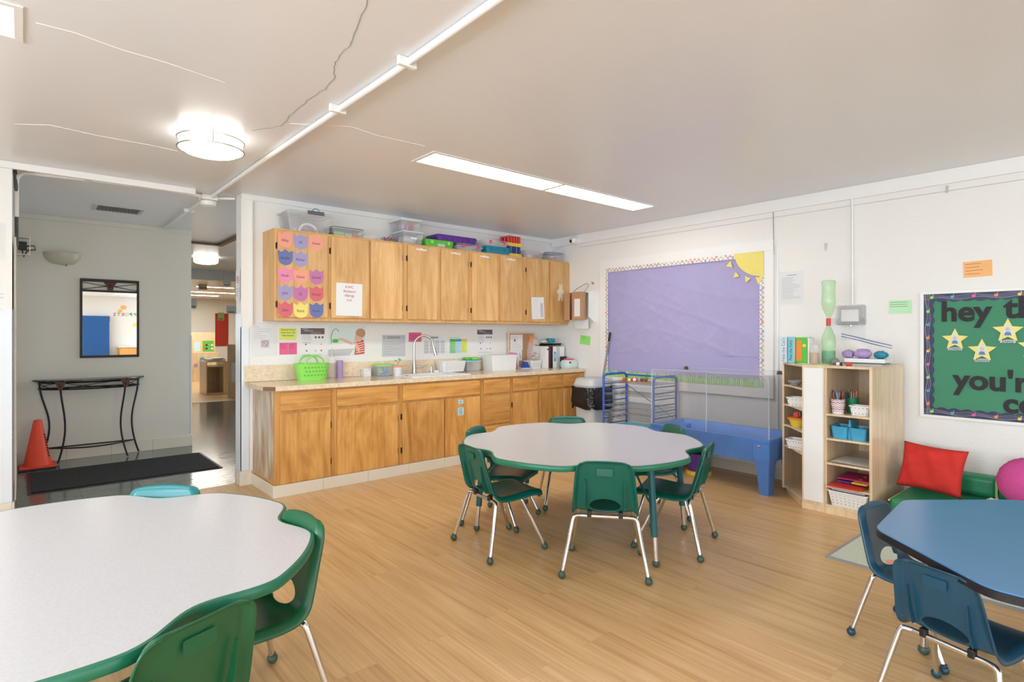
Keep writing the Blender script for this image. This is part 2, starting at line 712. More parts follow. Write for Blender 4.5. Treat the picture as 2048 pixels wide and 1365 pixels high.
M['acrylic'] = mat('acrylic_sheet', (240, 246, 252), 0.04, var=0, alpha=0.045, spec=0.6)
M['acryledge'] = mat('acrylic_edge', (226, 232, 238), 0.1, var=0, alpha=0.5)
M['winglass'] = mat('window_glass', (235, 243, 250), 0.02, var=0, alpha=0.08)
for nm, rgb in dict(red=(206, 58, 48), redc=(212, 66, 58), orange=(238, 140, 60), yellow=(240, 206, 70), lime=(146, 228, 96), green2=(92, 190, 60),
                    pink=(236, 96, 150), hotpink=(232, 60, 130), magenta=(200, 50, 110), purple=(96, 50, 150), blue=(40, 76, 170),
                    sky=(74, 168, 206), tealp=(24, 130, 158), cyan=(120, 200, 214), white=(238, 238, 236), cream=(232, 222, 196),
                    grey=(150, 152, 152), dgrey=(96, 98, 98), lgrey=(200, 202, 204), brown=(120, 84, 56), card=(190, 146, 110),
                    mint=(214, 232, 228), lav=(176, 150, 200), neon=(150, 232, 120), noteyellow=(226, 238, 110), notepink=(232, 100, 150),
                    noteorange=(246, 182, 110), palegreen=(190, 236, 190), paleblue=(190, 226, 238), royal=(52, 96, 190),
                    tubblue=(84, 130, 200), skin=(226, 184, 156), coral=(240, 160, 140), rose=(214, 104, 114), violet=(162, 154, 196),
                    peri=(104, 116, 172), plum=(196, 118, 168), softpink=(232, 140, 176), lemon=(238, 222, 120), navy2=(34, 44, 80),
                    dkred=(128, 30, 30), redpanel=(170, 50, 40), raspberry=(206, 84, 150), cushgreen=(36, 140, 96), limepipe=(190, 212, 130),
                    bluemat=(30, 92, 160), smoke=(120, 130, 124), liquid=(0, 150, 140), bottlegreen=(150, 214, 150)).items():
    M[nm] = mat(nm + '_surface', rgb, 0.42, var=0.04)
M['redcloth'] = mat('red_cotton', (206, 56, 50), 0.85, var=0.06, scale=9, bump=0.6, bscale=14, spec=0.2)
M['raspberry'] = mat('raspberry_plush', (206, 84, 150), 0.9, var=0.08, scale=30, bump=0.4, bscale=80, spec=0.2)
M['liner'] = mat('black_bag_film', (22, 22, 26), 0.18, var=0.2, scale=20, bump=1.0, bscale=26)
M['tubblue'] = mat('scuffed_blue_plastic', (82, 130, 202), 0.4, var=0.20, scale=7, bump=0.1, bscale=120)
M['cleanrim'] = mat('clear_plastic_rim', (250, 252, 254), 0.12, var=0, alpha=0.55)
M['pencilink'] = mat('pencil_grey_ink', (92, 84, 96), 0.7, var=0)


# ================================================================ the room itself
def slab(name, x0, x1, y0, y1, z0, z1, m):
    return struct(MB().box(x0, x1, y0, y1, z0, z1).build(name, M[m]))


XW, YS = -8.2, -13.2
slab('floor', XW - 0.15, 0.15, YS - 0.15, 0.12, -0.12, 0.0, 'floor')
slab('floor_hall', -8.35, 0.15, 0.12, 6.9, -0.12, 0.0, 'tile')
M['farfloor'] = mat('honey_vinyl', (214, 184, 138), 0.3, var=0.05)
slab('floor_far', -6.2, 3.15, 6.9, 13.75, -0.12, 0.0, 'farfloor')
struct(MB().box(-3.8, -1.2, 6.86, 6.94, 0, 0.006, bev=0.002).build('trim_threshold', M['cream']))
ceil = slab('ceiling', XW - 0.15, 0.15, YS - 0.15, 6.9, HC, HC + 0.1, 'ceiling')
slab('ceiling_far', -6.2, 3.15, 6.9, 13.75, 2.36, HC + 0.1, 'ceiling')

# hairline cracks in the plaster
for pts in ([(-4.265, -3.372), (-4.223, -3.233), (-4.185, -3.077), (-4.17, -2.969), (-4.158, -2.849), (-4.139, -2.783), (-4.102, -2.702),
             (-4.076, -2.558), (-4.088, -2.494), (-4.09, -2.296), (-4.087, -2.246), (-4.086, -2.062), (-4.07, -1.894), (-4.099, -1.806), (-4.208, -1.646)],):
    q = []
    for (a, b) in zip(pts[:-1], pts[1:]):
        for i in range(4):
            t = i / 4
            q.append((a[0] + (b[0] - a[0]) * t + random.uniform(-.006, .006), a[1] + (b[1] - a[1]) * t + random.uniform(-.006, .006), HC))
    MB().tube(q, 0.0022, 5).build('crack', M['grey'], ceil, label='dark hairline crack in the paint')
for pts in ([(-5.259, -0.897), (-5.104, -1.009), (-4.863, -0.971), (-4.6, -0.975), (-4.44, -0.953)],
            [(-4.046, -1.947), (-3.904, -2.037), (-3.76, -2.128), (-3.549, -2.096), (-3.238, -2.116)],
            [(-5.184, -2.386), (-5.062, -2.392), (-4.907, -2.35), (-4.738, -2.34), (-4.477, -2.288)]):
    MB().tube([(a, b, HC) for a, b in pts], 0.0025, 5).build('seam', M['trimwhite'], ceil, label='raised painted seam')

# walls
slab('wall_right', 0.0, 0.15, YS - 0.15, 0.15, 0, HC, 'block')
slab('wall_back', -3.783, 0.0, 0.0, 0.15, 0, HC, 'wall')
slab('wall_left_pier', XW - 0.15, -5.283, 0.1, 2.29, 0, HC, 'wall')
slab('wall_hall', -8.35, -3.715, 2.293, 2.45, 0, HC, 'hallwall')
slab('wall_corridor_left', -3.87, -3.715, 2.45, 6.9, 0, HC, 'hallwall')
slab('wall_far', -6.2, 3.15, 13.5, 13.65, 0, 2.36, 'wall')
slab('wall_far_left', -6.2, -6.05, 6.9, 13.5, 0, 2.36, 'wall')
slab('wall_far_right', 3.0, 3.15, 6.9, 13.5, 0, 2.36, 'wall')
slab('wall_far_front', -6.05, -3.87, 6.9, 7.0, 0, 2.36, 'wall')
slab('wall_far_front', -1.05, 3.0, 6.9, 7.0, 0, 2.36, 'wall')


def wall_with_holes(name, axis, pos, th, a0, a1, holes, m):
    """holes = [(lo, hi, z0, z1)] along the wall's length"""
    b = MB()

    def bx(u0, u1, z0, z1):
        if u1 - u0 < 1e-4 or z1 - z0 < 1e-4:
            return
        if axis == 'x':
            b.box(pos, pos + th, u0, u1, z0, z1)
        else:
            b.box(u0, u1, pos, pos + th, z0, z1)
    cur = a0
    for lo, hi, z0, z1 in sorted(holes):
        bx(cur, lo, 0, HC)
        bx(lo, hi, 0, z0)
        bx(lo, hi, z1, HC)
        cur = hi
    bx(cur, a1, 0, HC)
    return struct(b.build(name, M[m]))


wall_with_holes('wall_left', 'x', XW - 0.15, 0.15, YS, 0.1, [(yc - w / 2, yc + w / 2, 0.9, 2.2) for yc, w in WIN_W], 'wall')
wall_with_holes('wall_front', 'y', YS - 0.15, 0.15, XW - 0.15, 0.0, [(-6.8, -5.0, 0.9, 2.2), (-2.1, -0.5, 0.9, 2.2)], 'wall')
n = 1
for yc, w in WIN_W:
    b = MB()
    for z0, z1 in ((0.9, 0.96), (2.14, 2.2)):
        b.box(XW - 0.12, XW - 0.04, yc - w / 2, yc + w / 2, z0, z1)
    for y in (yc - w / 2, yc - 0.03, yc + w / 2 - 0.06):
        b.box(XW - 0.12, XW - 0.04, y, y + 0.06, 0.96, 2.14)
    f = struct(b.build('window_%d' % n, M['trimwhite']))
    MB().box(XW - 0.085, XW - 0.08, yc - w / 2 + 0.05, yc + w / 2 - 0.05, 0.95, 2.15).build('pane', M['winglass'], f)
    n += 1
for x0, x1 in ((-6.8, -5.0), (-2.1, -0.5)):  # unseen south windows, added for broad light from behind the camera
    b = MB()
    for z0, z1 in ((0.9, 0.96), (2.14, 2.2)):
        b.box(x0, x1, YS - 0.12, YS - 0.04, z0, z1)
    for x in (x0, (x0 + x1) / 2 - 0.03, x1 - 0.06):
        b.box(x, x + 0.06, YS - 0.12, YS - 0.04, 0.96, 2.14)
    f = struct(b.build('window_%d' % n, M['trimwhite']))
    MB().box(x0 + 0.05, x1 - 0.05, YS - 0.085, YS - 0.08, 0.95, 2.15).build('pane', M['winglass'], f)
    n += 1

wall_with_holes('wall_corridor_right', 'x', -1.2, 0.15, 0.15, 6.9, [(0.45, 2.25, 0.0, 2.15)], 'hallwall')
f = MB()
for y0, y1 in ((0.45, 0.53), (1.31, 1.39), (2.17, 2.25)):
    f.box(-1.14, -1.09, y0, y1, 0, 2.15)
for z0, z1 in ((0, 0.12), (0.98, 1.06), (2.07, 2.15)):
    f.box(-1.139, -1.091, 0.53, 1.31, z0, z1).box(-1.139, -1.091, 1.39, 2.17, z0, z1)
f = struct(f.build('door_2', M['trimwhite']))  # unseen glazed hall door, added to let daylight in
for y0, y1 in ((0.53, 1.31), (1.39, 2.17)):
    for z0, z1 in ((0.12, 0.98), (1.06, 2.07)):
        MB().box(-1.117, -1.113, y0, y1, z0, z1).build('pane', M['winglass'], f)

# corner guards and ceiling trim
struct(MB().box(-5.345, -5.279, 0.094, 0.1, 0.13, 1.5).box(-5.283, -5.278, 0.094, 0.16, 0.13, 1.5).build('trim_guard_left', M['guard']))
struct(MB().box(-3.789, -3.783, -0.006, 0.15, 0.13, 1.5).box(-3.789, -3.72, -0.006, 0.0, 0.13, 1.38).build('trim_guard_pier', M['guard']))
struct(MB().box(-3.721, -3.709, 2.287, 2.33, 0.13, 1.3).build('trim_guard_hall', M['guard']))
struct(MB().box(-3.70, -3.695, -0.03, -0.001, 1.4, HC - 0.06).box(-3.783, 0.0, -0.018, 0.0, 2.50, HC, bev=0.003).build('trim_back', M['trimwhite']))
struct(MB().box(-0.018, 0.0, YS, -0.018, 2.44, HC, bev=0.004).build('trim_right', M['trimwhite']))
struct(MB().box(XW, -4.12, 0.075, 0.1, HC - 0.05, HC, bev=0.004).build('trim_left', M['trimwhite']))
struct(MB().box(-5.283, -3.715, 2.27, 2.293, HC - 0.05, HC, bev=0.004).build('trim_hall', M['hallwall']))
struct(MB().box(-3.715, -3.16, 3.15, 3.21, HC - 0.03, HC).box(-3.22, -3.16, 2.0, 3.15, HC - 0.03, HC).build('trim_ceiling_edge', M['brown']))


def base(name, segs, h=0.125):
    b = MB()
    for (x0, x1, y0, y1) in segs:
        ln = max(x1 - x0, y1 - y0)
        k = max(1, round(ln / 0.42))
        for i in range(k):
            if x1 - x0 > y1 - y0:
                b.box(x0 + ln * i / k + 0.001, x0 + ln * (i + 1) / k - 0.001, y0, y1, 0, h, bev=0.002, seg=1)
            else:
                b.box(x0, x1, y0 + ln * i / k + 0.001, y0 + ln * (i + 1) / k - 0.001, 0, h, bev=0.002, seg=1)
    return struct(b.build(name, M['basetile']))


base('baseboard_right', [(-0.012, 0.0, YS, -0.60)], 0.095)
base('baseboard_back', [(-3.795, -3.695, -0.012, 0.0), (-3.795, -3.783, 0.0, 0.15)])
base('baseboard_hall', [(-5.27, -3.715, 2.281, 2.293), (-3.715, -3.703, 2.293, 6.9)])
base('baseboard_left', [(XW, -5.283, 0.088, 0.1), (-5.283, -5.271, 0.088, 2.28)])
base('baseboard_west', [(XW, XW + 0.012, YS, 0.08)])

# beige door leaf folded back against the pier side in the hall
t = MB().box(-5.271, -5.262, 0.12, 0.86, 0.13, 2.02, bev=0.002).build('door_1', M['beige'])
struct(t)
MB().tube(smooth_path([(-5.27, 0.3, HC - 0.01), (-5.262, 0.3, 2.4), (-5.262, 0.5, 2.1), (-5.262, 0.9, 2.05)], 0.05), 0.012, 8).build('cable_sleeve', M['dgrey'], t)

# ================================================================ conduits on the ceiling
def conduit(pts, r, label, mname='trimwhite', brackets=()):
    o = MB().tube(smooth_path(pts, 0.08), r, 10).build('conduit', M[mname])
    tag(o, label, 'conduit')
    for (x, y, ax) in brackets:
        b = MB()
        if ax == 'x':
            b.box(x - 0.012, x + 0.012, y - 0.045, y + 0.045, HC - 2 * r - 0.006, HC - 0.0005, bev=0.003)
        else:
            b.box(x - 0.045, x + 0.045, y - 0.012, y + 0.012, HC - 2 * r - 0.006, HC - 0.0005, bev=0.003)
        b.build('strap', M[mname], o)
    return o


zc = HC - 0.018
conduit([(-3.925, -6.5, zc), (-3.925, -3.0, zc), (-3.955, -1.2, zc), (-3.965, 0.22, zc)], 0.017, 'long white conduit running across the classroom ceiling', brackets=[(-3.93, -3.08, 'y'), (-3.945, -2.38, 'y')])
conduit([(-5.262, 0.34, 2.2), (-5.262, 0.30, HC - 0.02), (-4.8, 0.215, HC - 0.02), (-4.3, 0.19, HC - 0.02), (-4.05, 0.235, HC - 0.02)], 0.016, 'white conduit bending down beside the hall opening at the left', brackets=[(-4.85, 0.22, 'x'), (-4.55, 0.2, 'x')])
conduit([(-3.985, 0.36, zc), (-3.99, 1.0, zc), (-3.995, 2.26, zc)], 0.012, 'thin white conduit crossing the hall ceiling to the mirror wall', brackets=[(-3.99, 1.0, 'y')])
conduit([(-3.92, 0.25, zc), (-3.84, 0.20, zc), (-3.79, 0.17, zc)], 0.012, 'short curved conduit between ceiling junction box and wall end')
conduit([(-0.014, -3.552, 2.44), (-0.014, -3.552, 1.562)], 0.009, 'vertical white conduit above the thermostat box on right wall')
t = thing('smoke_detector', 'white round smoke detector under square junction box at ceiling conduits', 'smoke detector', (-3.98, 0.28, HC))
MB().box(-0.065, 0.065, -0.065, 0.065, -0.045, 0, bev=0.006).build('junction_box', M['trimwhite'], t)
MB().lathe([(0, -0.10), (0.035, -0.10), (0.062, -0.088), (0.066, -0.055), (0.05, -0.045), (0, -0.045)], n=28).build('sensor', M['white'], t)

# ================================================================ ceiling lamps
def drum(loc, label, on=True, r=0.185):
    t = thing('ceiling_light', label, 'ceiling light', loc)
    MB().lathe([(0, -0.12), (r * .45, -0.118), (r * .8, -0.105), (r * .95, -0.08), (r * .95, -0.0), (0, 0)], n=48).build('diffuser', M['lamp'], t)
    b = MB()
    for z, rr in ((-0.028, r), (-0.085, r)):
        b.tube([(rr * math.cos(a * math.pi / 24), rr * math.sin(a * math.pi / 24), z) for a in range(48)], 0.005, 8, closed=True)
    b.build('ring_band', M['steel'], t)
    for a in (20, 140, 260):
        a = math.radians(a)
        MB().cyl((r * math.cos(a), r * math.sin(a), -0.09), (r * math.cos(a), r * math.sin(a), 0.0), 0.004, n=8).build('post', M['steel'], t)
    return t


drum((-4.338, -1.41, HC), 'round drum ceiling light with two metal bands, over the classroom')
drum((-3.02, 4.75, HC), 'round drum ceiling light down the corridor beyond the mirror wall')


def panel(x0, x1, y0, y1, z, label, name='ceiling_light', split=None, group=None):
    t = thing(name, label, 'ceiling light', ((x0 + x1) / 2, (y0 + y1) / 2, z), group=group)
    hx, hy = (x1 - x0) / 2, (y1 - y0) / 2
    f = 0.03
    b = MB()
    b.box(-hx - f, hx + f, -hy - f, -hy, -0.006, 0, bev=0.002).box(-hx - f, hx + f, hy, hy + f, -0.006, 0, bev=0.002)
    b.box(-hx - f, -hx, -hy, hy, -0.006, 0, bev=0.002).box(hx, hx + f, -hy, hy, -0.006, 0, bev=0.002)
    if split is not None:
        s = split - (x0 + x1) / 2
        b.box(s - 0.017, s + 0.017, -hy, hy, -0.006, 0)
    b.build('frame', M['trimwhite'], t)
    if split is None:
        MB().box(-hx, hx, -hy, hy, -0.004, -0.0005).build('diffuser', M['panel'], t)
    else:
        MB().box(-hx, s - 0.017, -hy, hy, -0.004, -0.0005).build('diffuser', M['panel'], t)
        MB().box(s + 0.017, hx, -hy, hy, -0.004, -0.0005).build('diffuser', M['panel'], t)
    return t


panel(-3.11, -0.65, -2.04, -1.80, HC, 'long narrow recessed light of two lit panels in front of the cabinets', split=-1.87)
panel(-6.5, -5.25, -2.47, -2.19, HC, 'recessed panel light at the top left corner of the photo')
for k, (x, y) in enumerate(((-3.1, -8.2), (-5.9, -8.2), (-3.1, -11.4), (-5.9, -11.4))):  # unseen panel lights, added to help light the room
    panel(x, x + 1.25, y, y + 0.27, HC, 'unseen recessed panel light added in the rear half of the room, behind the camera', group='added rear ceiling panels')
panel(-2.35, -1.6, 8.6, 8.72, 2.36, 'thin strip light on far room ceiling, nearest of the three')
panel(-2.75, -1.1, 10.4, 10.55, 2.36, 'thin strip light on far room ceiling, middle of the three')
panel(-2.4, -1.15, 11.8, 11.98, 2.36, 'thin strip light on far room ceiling, farthest of the three')

# hall ceiling vent
t = thing('ceiling_vent', 'dark louvred air vent in the hall ceiling above the mirror', 'vent', (-4.515, 1.46, HC))
MB().box(-0.2, 0.2, -0.16, -0.12, -0.008, 0).box(-0.2, 0.2, 0.12, 0.16, -0.008, 0).box(-0.2, -0.17, -0.12, 0.12, -0.008, 0).box(0.17, 0.2, -0.12, 0.12, -0.008, 0).build('frame', M['lgrey'], t)
MB().box(-0.17, 0.17, -0.12, 0.12, -0.002, -0.0002).build('duct_opening', M['black'], t)
for i in range(11):
    x = -0.155 + i * 0.031
    MB().prism([(x - 0.009, -0.003), (x + 0.007, -0.013), (x + 0.010, -0.012), (x - 0.006, -0.002)], -0.12, 0.12, 'xz').build('louvre', M['dgrey'], t)


# ================================================================ base cabinets and worktop
YF = -0.564                    # face frame plane
ZK = 0.085                     # toe board height


def hinge(parent, x, z, y):
    b = MB()
    b.cyl((x, y - 0.004, z - 0.028), (x, y - 0.004, z + 0.028), 0.005, n=8).box(x - 0.007, x + 0.007, y - 0.002, y + 0.003, z - 0.024, z + 0.024)
    return b.build('hinge', M['hinge'], parent)


def front(parent, kind, x0, x1, z0, z1, y, m, hl=None, th=0.019, hz=None):
    o = MB().box(x0, x1, y - th, y, z0, z1, bev=0.004, seg=2).build(kind, M[m], parent)
    if hl is not None:
        hx = x0 - 0.006 if hl == 'l' else x1 + 0.006
        for z in (hz or (z0 + 0.13, z1 - 0.13)):
            hinge(o, hx, z, y)
    return o


def base_unit(x0, x1, label, parts, side=False):
    t = thing('base_cabinet', label, 'cabinet', (0, 0, 0))
    b = MB()
    if abs(x0 + 2.545) < .01:
        for (a0, a1, c0, c1, d0, d1) in ((x0 + .001, x0 + .02, YF, -.001, ZK, .861), (x1 - .02, x1 - .001, YF, -.001, ZK, .861), (x0 + .02, x1 - .02, YF + .02, -.001, ZK, ZK + .018),
                                         (x0 + .02, x1 - .02, -.008, -.001, ZK + .018, .861), (x0 + .02, x1 - .02, YF, YF + .02, ZK, .70), (x0 + .02, x1 - .02, YF, YF + .02, .70, .861)):
            b.box(a0, a1, c0, c1, d0, d1)
    else:
        b.box(x0 + 0.001, x1 - 0.001, YF, -0.001, ZK, 0.861)
    b.build("body", M["mapleframe"], t)
    MB().box(x0 + 0.001 if side else x0, x1, YF + 0.0, YF + 0.02, 0, ZK).build('kick_plate', M['mapleframe'], t)
    for p in parts:
        p(t)
    return t


D = lambda kind, x0, x1, z0, z1, m, hl=None, hz=None: (lambda t: front(t, kind, x0, x1, z0, z1, YF, m, hl, hz=hz))
uA = base_unit(-3.685, -3.185, 'leftmost base cabinet with worn whitish side panel, one drawer over one door',
               [D('drawer', -3.642, -3.222, .695, .845, 'maplex'), D('door', -3.645, -3.222, .10, .672, 'maple', 'r')], True)
MB().box(-3.688, -3.684, YF + 0.03, -0.001, ZK + 0.04, 0.861).build('side_panel', M['worn'], uA, label='worn whitened side panel')
base_unit(-3.185, -2.545, 'wide base cabinet second from the left, one drawer over one big door',
          [D('drawer', -3.163, -2.575, .695, .845, 'maplex'), D('door', -3.163, -2.575, .10, .665, 'maple', 'r')])
uC = base_unit(-2.545, -1.585, 'sink base cabinet with wide false drawer over two doors',
               [D('drawer_front', -2.518, -1.615, .695, .842, 'maplex'), D('door', -2.524, -2.06, .10, .675, 'maple', 'l'), D('door', -2.045, -1.615, .10, .675, 'maple')])
base_unit(-1.585, -1.183, 'narrow base cabinet of three drawers right of the sink cabinet',
          [D('drawer', -1.559, -1.205, .695, .842, 'maplex'), D('drawer', -1.559, -1.205, .37, .672, 'maplex'), D('drawer', -1.559, -1.205, .10, .35, 'maplex')])
base_unit(-1.183, -0.770, 'base cabinet with drawer over door, behind the scalloped table',
          [D('drawer', -1.158, -0.79, .695, .842, 'maplex'), D('door', -1.158, -0.79, .10, .675, 'maple', 'l')])
base_unit(-0.770, -0.382, 'base cabinet second from the trash can, drawer over plain door',
          [D('drawer', -0.757, -0.397, .695, .842, 'maplex'), D('door', -0.757, -0.397, .10, .675, 'maple')])
base_unit(-0.382, -0.002, 'rightmost base cabinet in the corner beside the trash can',
          [D('drawer', -0.367, -0.022, .695, .842, 'maplex'), D('door', -0.367, -0.022, .10, .675, 'maple')])
# tiled plinth, part of the room's baseboard
base('baseboard_cabinet', [(-3.70, -0.0, YF - 0.025, YF - 0.013), (-3.70, -3.688, YF - 0.013, -0.013)], 0.098)

# two small signs on the sink door
for (z0, z1, lab, w) in ((.655, .615, 'small pale blue sign at the top of the sink cabinet door', .062), (.575, .50, 'pale blue instruction sign lower on the sink cabinet door', .072)):
    t = tag(MB().box(-w / 2, w / 2, -(z0 - z1) / 2, (z0 - z1) / 2, 0, 0.001).build('door_sign', M['paleblue'], loc=(-1.86, YF - 0.0195, (z0 + z1) / 2), rot=ROT_BACK), lab, 'sign')
    b = MB()
    nl = 2 if z0 > .6 else 5
    for i in range(nl):
        yy = (z0 - z1) / 2 * (1 - (i + 1) * 2 / (nl + 1))
        b.box(-w * .36, w * random.uniform(.15, .36), yy - .002, yy + .002, 0.001, 0.0014)
    b.build('printed_lines', M['tealleg'], t)

t = thing('worktop', 'long beige laminate worktop with matching backsplash over the base cabinets', 'worktop', (0, 0, 0))
SX0, SX1, SY0, SY1 = -2.36, -1.72, -0.50, -0.10          # sink cut-out
b = MB()
yb0 = -0.602
ch = 0.07
prof = [(-3.76, -0.001), (-3.76, yb0 + ch), (-3.76 + ch, yb0), (SX0, yb0), (SX0, -0.001)]
b.prism(prof, 0.862, 0.90)
b.box(SX0, SX1, yb0, SY0, 0.862, 0.90).box(SX0, SX1, SY1, -0.001, 0.862, 0.90).box(SX1, -0.001, yb0, -0.001, 0.862, 0.90)
b.build('slab', M['counter'], t)
MB().box(-3.76, -0.002, -0.021, -0.001, 0.901, 1.045, bev=0.004).build('backsplash', M['counter'], t)
MB().prism([(-3.764, yb0 + ch), (-3.76 + ch, yb0 - .003), (-3.69, yb0 + .004), (-3.754, yb0 + ch + .002)], 0.864, 0.898).build('exposed_corner', M['brown'], t, label='bare brown chipped corner')

# sink, tap
t = thing('sink', 'white enamel sink sunk into the worktop under the tall tap', 'sink', (-2.04, -0.30, 0.90))
b = MB()
ox, oy = 0.345, 0.225
for (ax0, ax1, ay0, ay1) in ((-ox, ox, -oy, -oy + .035), (-ox, ox, oy - .085, oy), (-ox, -ox + .035, -oy + .035, oy - .085), (ox - .035, ox, -oy + .035, oy - .085)):
    b.box(ax0, ax1, ay0, ay1, 0.0005, 0.009)
b.build('rim', M['white'], t)
b = MB()
x0, x1, y0, y1 = -ox + .035, ox - .035, -oy + .035, oy - .085
b.box(x0 - .004, x0, y0, y1, -.17, 0.0).box(x1, x1 + .004, y0, y1, -.17, 0.0).box(x0, x1, y0 - .004, y0, -.17, 0).box(x0, x1, y1, y1 + .004, -.17, 0).box(x0, x1, y0, y1, -.174, -.17)
b.build('basin', M['white'], t)
t = thing('kitchen_tap', 'tall brushed steel gooseneck tap at the sink', 'tap', (-2.135, -0.135, 0.9095))
MB().cyl((0, 0, 0), (0, 0, .012), .034, .03, n=24).cyl((0, 0, .012), (0, 0, .12), .022, .02, n=20).build('base', M['steel'], t)
arc = [(0, 0, .12), (0, 0, .30)]
for i in range(13):
    a = math.radians(180 - i * 15)
    arc.append((.095 + .095 * math.cos(a), -.05 * (1 - math.cos(math.radians(i * 15))) / 2 * 1.2, .30 + .095 * math.sin(a)))
arc += [(.196, -.065, .27)]
MB().tube(arc, .0125, 12).build('spout', M['steel'], t)
MB().cyl((.196, -.065, .275), (.215, -.08, .185), .016, .019, n=16).build('spray_head', M['steel'], t)
MB().cyl((.018, 0, .065), (.045, -.01, .068), .014, n=12).cyl((.045, -.01, .068), (.135, -.04, .078), .007, .005, n=10).build('handle', M['steel'], t)
t = tag(MB().cyl((0, 0, 0), (0, 0, .02), .018, n=16).cyl((0, 0, .02), (0, 0, .07), .012, .009, n=14).cyl((0, 0, .07), (-.015, -.03, .078), .006, n=8).build('soap_pump', M['steel'], loc=(-1.93, -0.14, 0.9095)), 'short steel soap pump right of the tap', 'soap pump')

# ================================================================ upper cabinets
YU = -0.303
ZU0, ZU1 = 1.437, 2.227


def upper_unit(x0, x1, label, doors):
    t = thing('wall_cabinet', label, 'cabinet', (0, 0, 0))
    MB().box(x0 + .0005, x1 - .0005, YU, -0.001, ZU0, ZU1).build('body', M['mapleUf'], t)
    for (a, c, hl) in doors:
        front(t, 'door', a, c, ZU0 + 0.03, ZU1 - 0.018, YU, 'mapleU', hl, hz=(ZU0 + .14, ZU1 - .15))
    return t


upper_unit(-3.604, -3.125, 'leftmost wall cabinet, its door covered in paper tulips', [(-3.578, -3.14, 'l')])
upper_unit(-3.125, -2.352, 'two-door wall cabinet carrying the allergy list sheet', [(-3.106, -2.735, 'l'), (-2.715, -2.38, 'r')])
upper_unit(-2.352, -1.545, 'two-door wall cabinet under the green and purple boxes', [(-2.315, -1.955, 'l'), (-1.92, -1.58, 'r')])
upper_unit(-1.545, -0.752, 'two-door wall cabinet under the teal box and red tubes', [(-1.52, -1.163, 'l'), (-1.123, -.79, None)])
upper_unit(-0.752, -0.0, 'rightmost two-door wall cabinet with a form and a bear cut-out', [(-.718, -.36, 'l'), (-.332, -.004, None)])
YD = YU - 0.019
for x, lab in ((-2.16, 'third'), (-1.74, 'fourth'), (-1.35, 'fifth'), (-.97, 'sixth')):
    tl = {'third': 'white strip label on the door under the green box', 'fourth': 'white strip label on the door under the purple box',
          'fifth': 'white strip label on the door under the teal box', 'sixth': 'white strip label on the door under the red tubes'}[lab]
    tag(MB().box(-.062, .062, -.007, .007, 0, .001).box(-.015, .015, .007, .013, 0, .001).build('strip_label', M['paper'], loc=(x, YD - .0002, 2.175), rot=(R90, .03, 0)), tl, 'label')


# paper tulips with names
def tulip(x, z, mname, s, lab):
    pts = [(-.063, .062), (-.035, .045), (-.022, .052), (0, .07), (.022, .052), (.035, .045), (.063, .062), (.062, 0)]
    for i in range(1, 12):
        a = math.radians(-i * 15)
        pts.append((.062 * math.cos(a), -.01 + .058 * math.sin(a)))
    pts.append((-.062, 0))
    o = MB().prism(pts, 0, .0015).build('paper_tulip', M[mname], loc=(x, YD - .0003, z), rot=(R90, random.uniform(-.03, .03), 0))
    tag(o, lab, 'paper tulip', 'paper tulips on the left wall cabinet')
    text('name', s, .034, M['pencilink'], o, (-.003, -.006, .002), sx=.85)


TX = (-3.515, -3.383, -3.243)
TZ = (2.132, 1.981, 1.830, 1.680, 1.534)
rows = [[('coral', 'Abby', 'coral'), ('violet', 'Ali', 'violet'), ('coral', 'Xavier', 'coral')],
        [('peri', 'Brielle', 'dark blue'), ('violet', 'Parker', 'violet'), None],
        [('softpink', 'Noah', 'pink'), ('coral', 'Owen', 'coral'), ('plum', 'Samuel', 'plum')],
        [('violet', 'Jack', 'violet'), ('plum', 'Eli', 'plum'), ('rose', 'Harper', 'rose red')],
        [('rose', 'Dani', 'rose red'), ('lemon', 'Reina', 'yellow'), ('peri', 'Robin', 'blue')]]
rn = ('top', 'second', 'third', 'fourth', 'bottom')
cn = ('left', 'middle', 'right')
for i, rw in enumerate(rows):
    for j, v in enumerate(rw):
        if v:
            tulip(TX[j], TZ[i] - (.004 if j == 1 else 0), v[0], v[1], '%s paper tulip on cabinet door, %s row, %s column' % (v[2], rn[i], cn[j]))

o = tag(MB().box(-.128, .128, -.15, .15, 0, .0015).build('notice_sheet', M['paper'], loc=(-2.935, YD - .0004, 1.64), rot=(R90, .01, 0)), 'white allergy list sheet taped low on the second cabinet door', 'notice')
text('lettering', 'KWC\nRichland\nAllergy\nList', .034, M['redink'], o, (0, 0.055, .002), space=1.15)
o = tag(MB().box(-.1, .1, -.13, .13, 0, .0015).build('form_sheet', M['paper'], loc=(-.545, YD - .0004, 1.63), rot=(R90, -.05, 0)), 'white printed form taped on the cabinet door next to the bear', 'form')
b = MB()
for i in range(17):
    yy = .11 - i * .0135
    b.box(-.085, random.uniform(.0, .05), yy - .0015, yy + .0015, .0015, .0019)
b.box(.035, .085, -.11, .06, .0015, .0018)
b.build('printed_lines', M['lgrey'], o)
# bear-shaped wooden cut-out
b = MB()
b.cyl((0, .085, 0), (0, .085, .004), .03, n=20).cyl((-.024, .108, 0), (-.024, .108, .004), .012, n=12).cyl((.024, .108, 0), (.024, .108, .004), .012, n=12)
b.prism([(-.03, .06), (-.058, .03), (-.05, .0), (-.035, .01), (-.035, -.03), (-.04, -.09), (-.012, -.085), (0, -.04), (.03, -.095), (.05, -.085), (.034, -.02), (.04, .01), (.058, .0), (.055, .035), (.03, .06)], 0, .0035)
tag(b.build('bear_cutout', M['cream'], loc=(-.165, YD - .0004, 1.82), rot=ROT_BACK), 'pale bear-shaped cut-out on the rightmost cabinet door', 'cut-out')


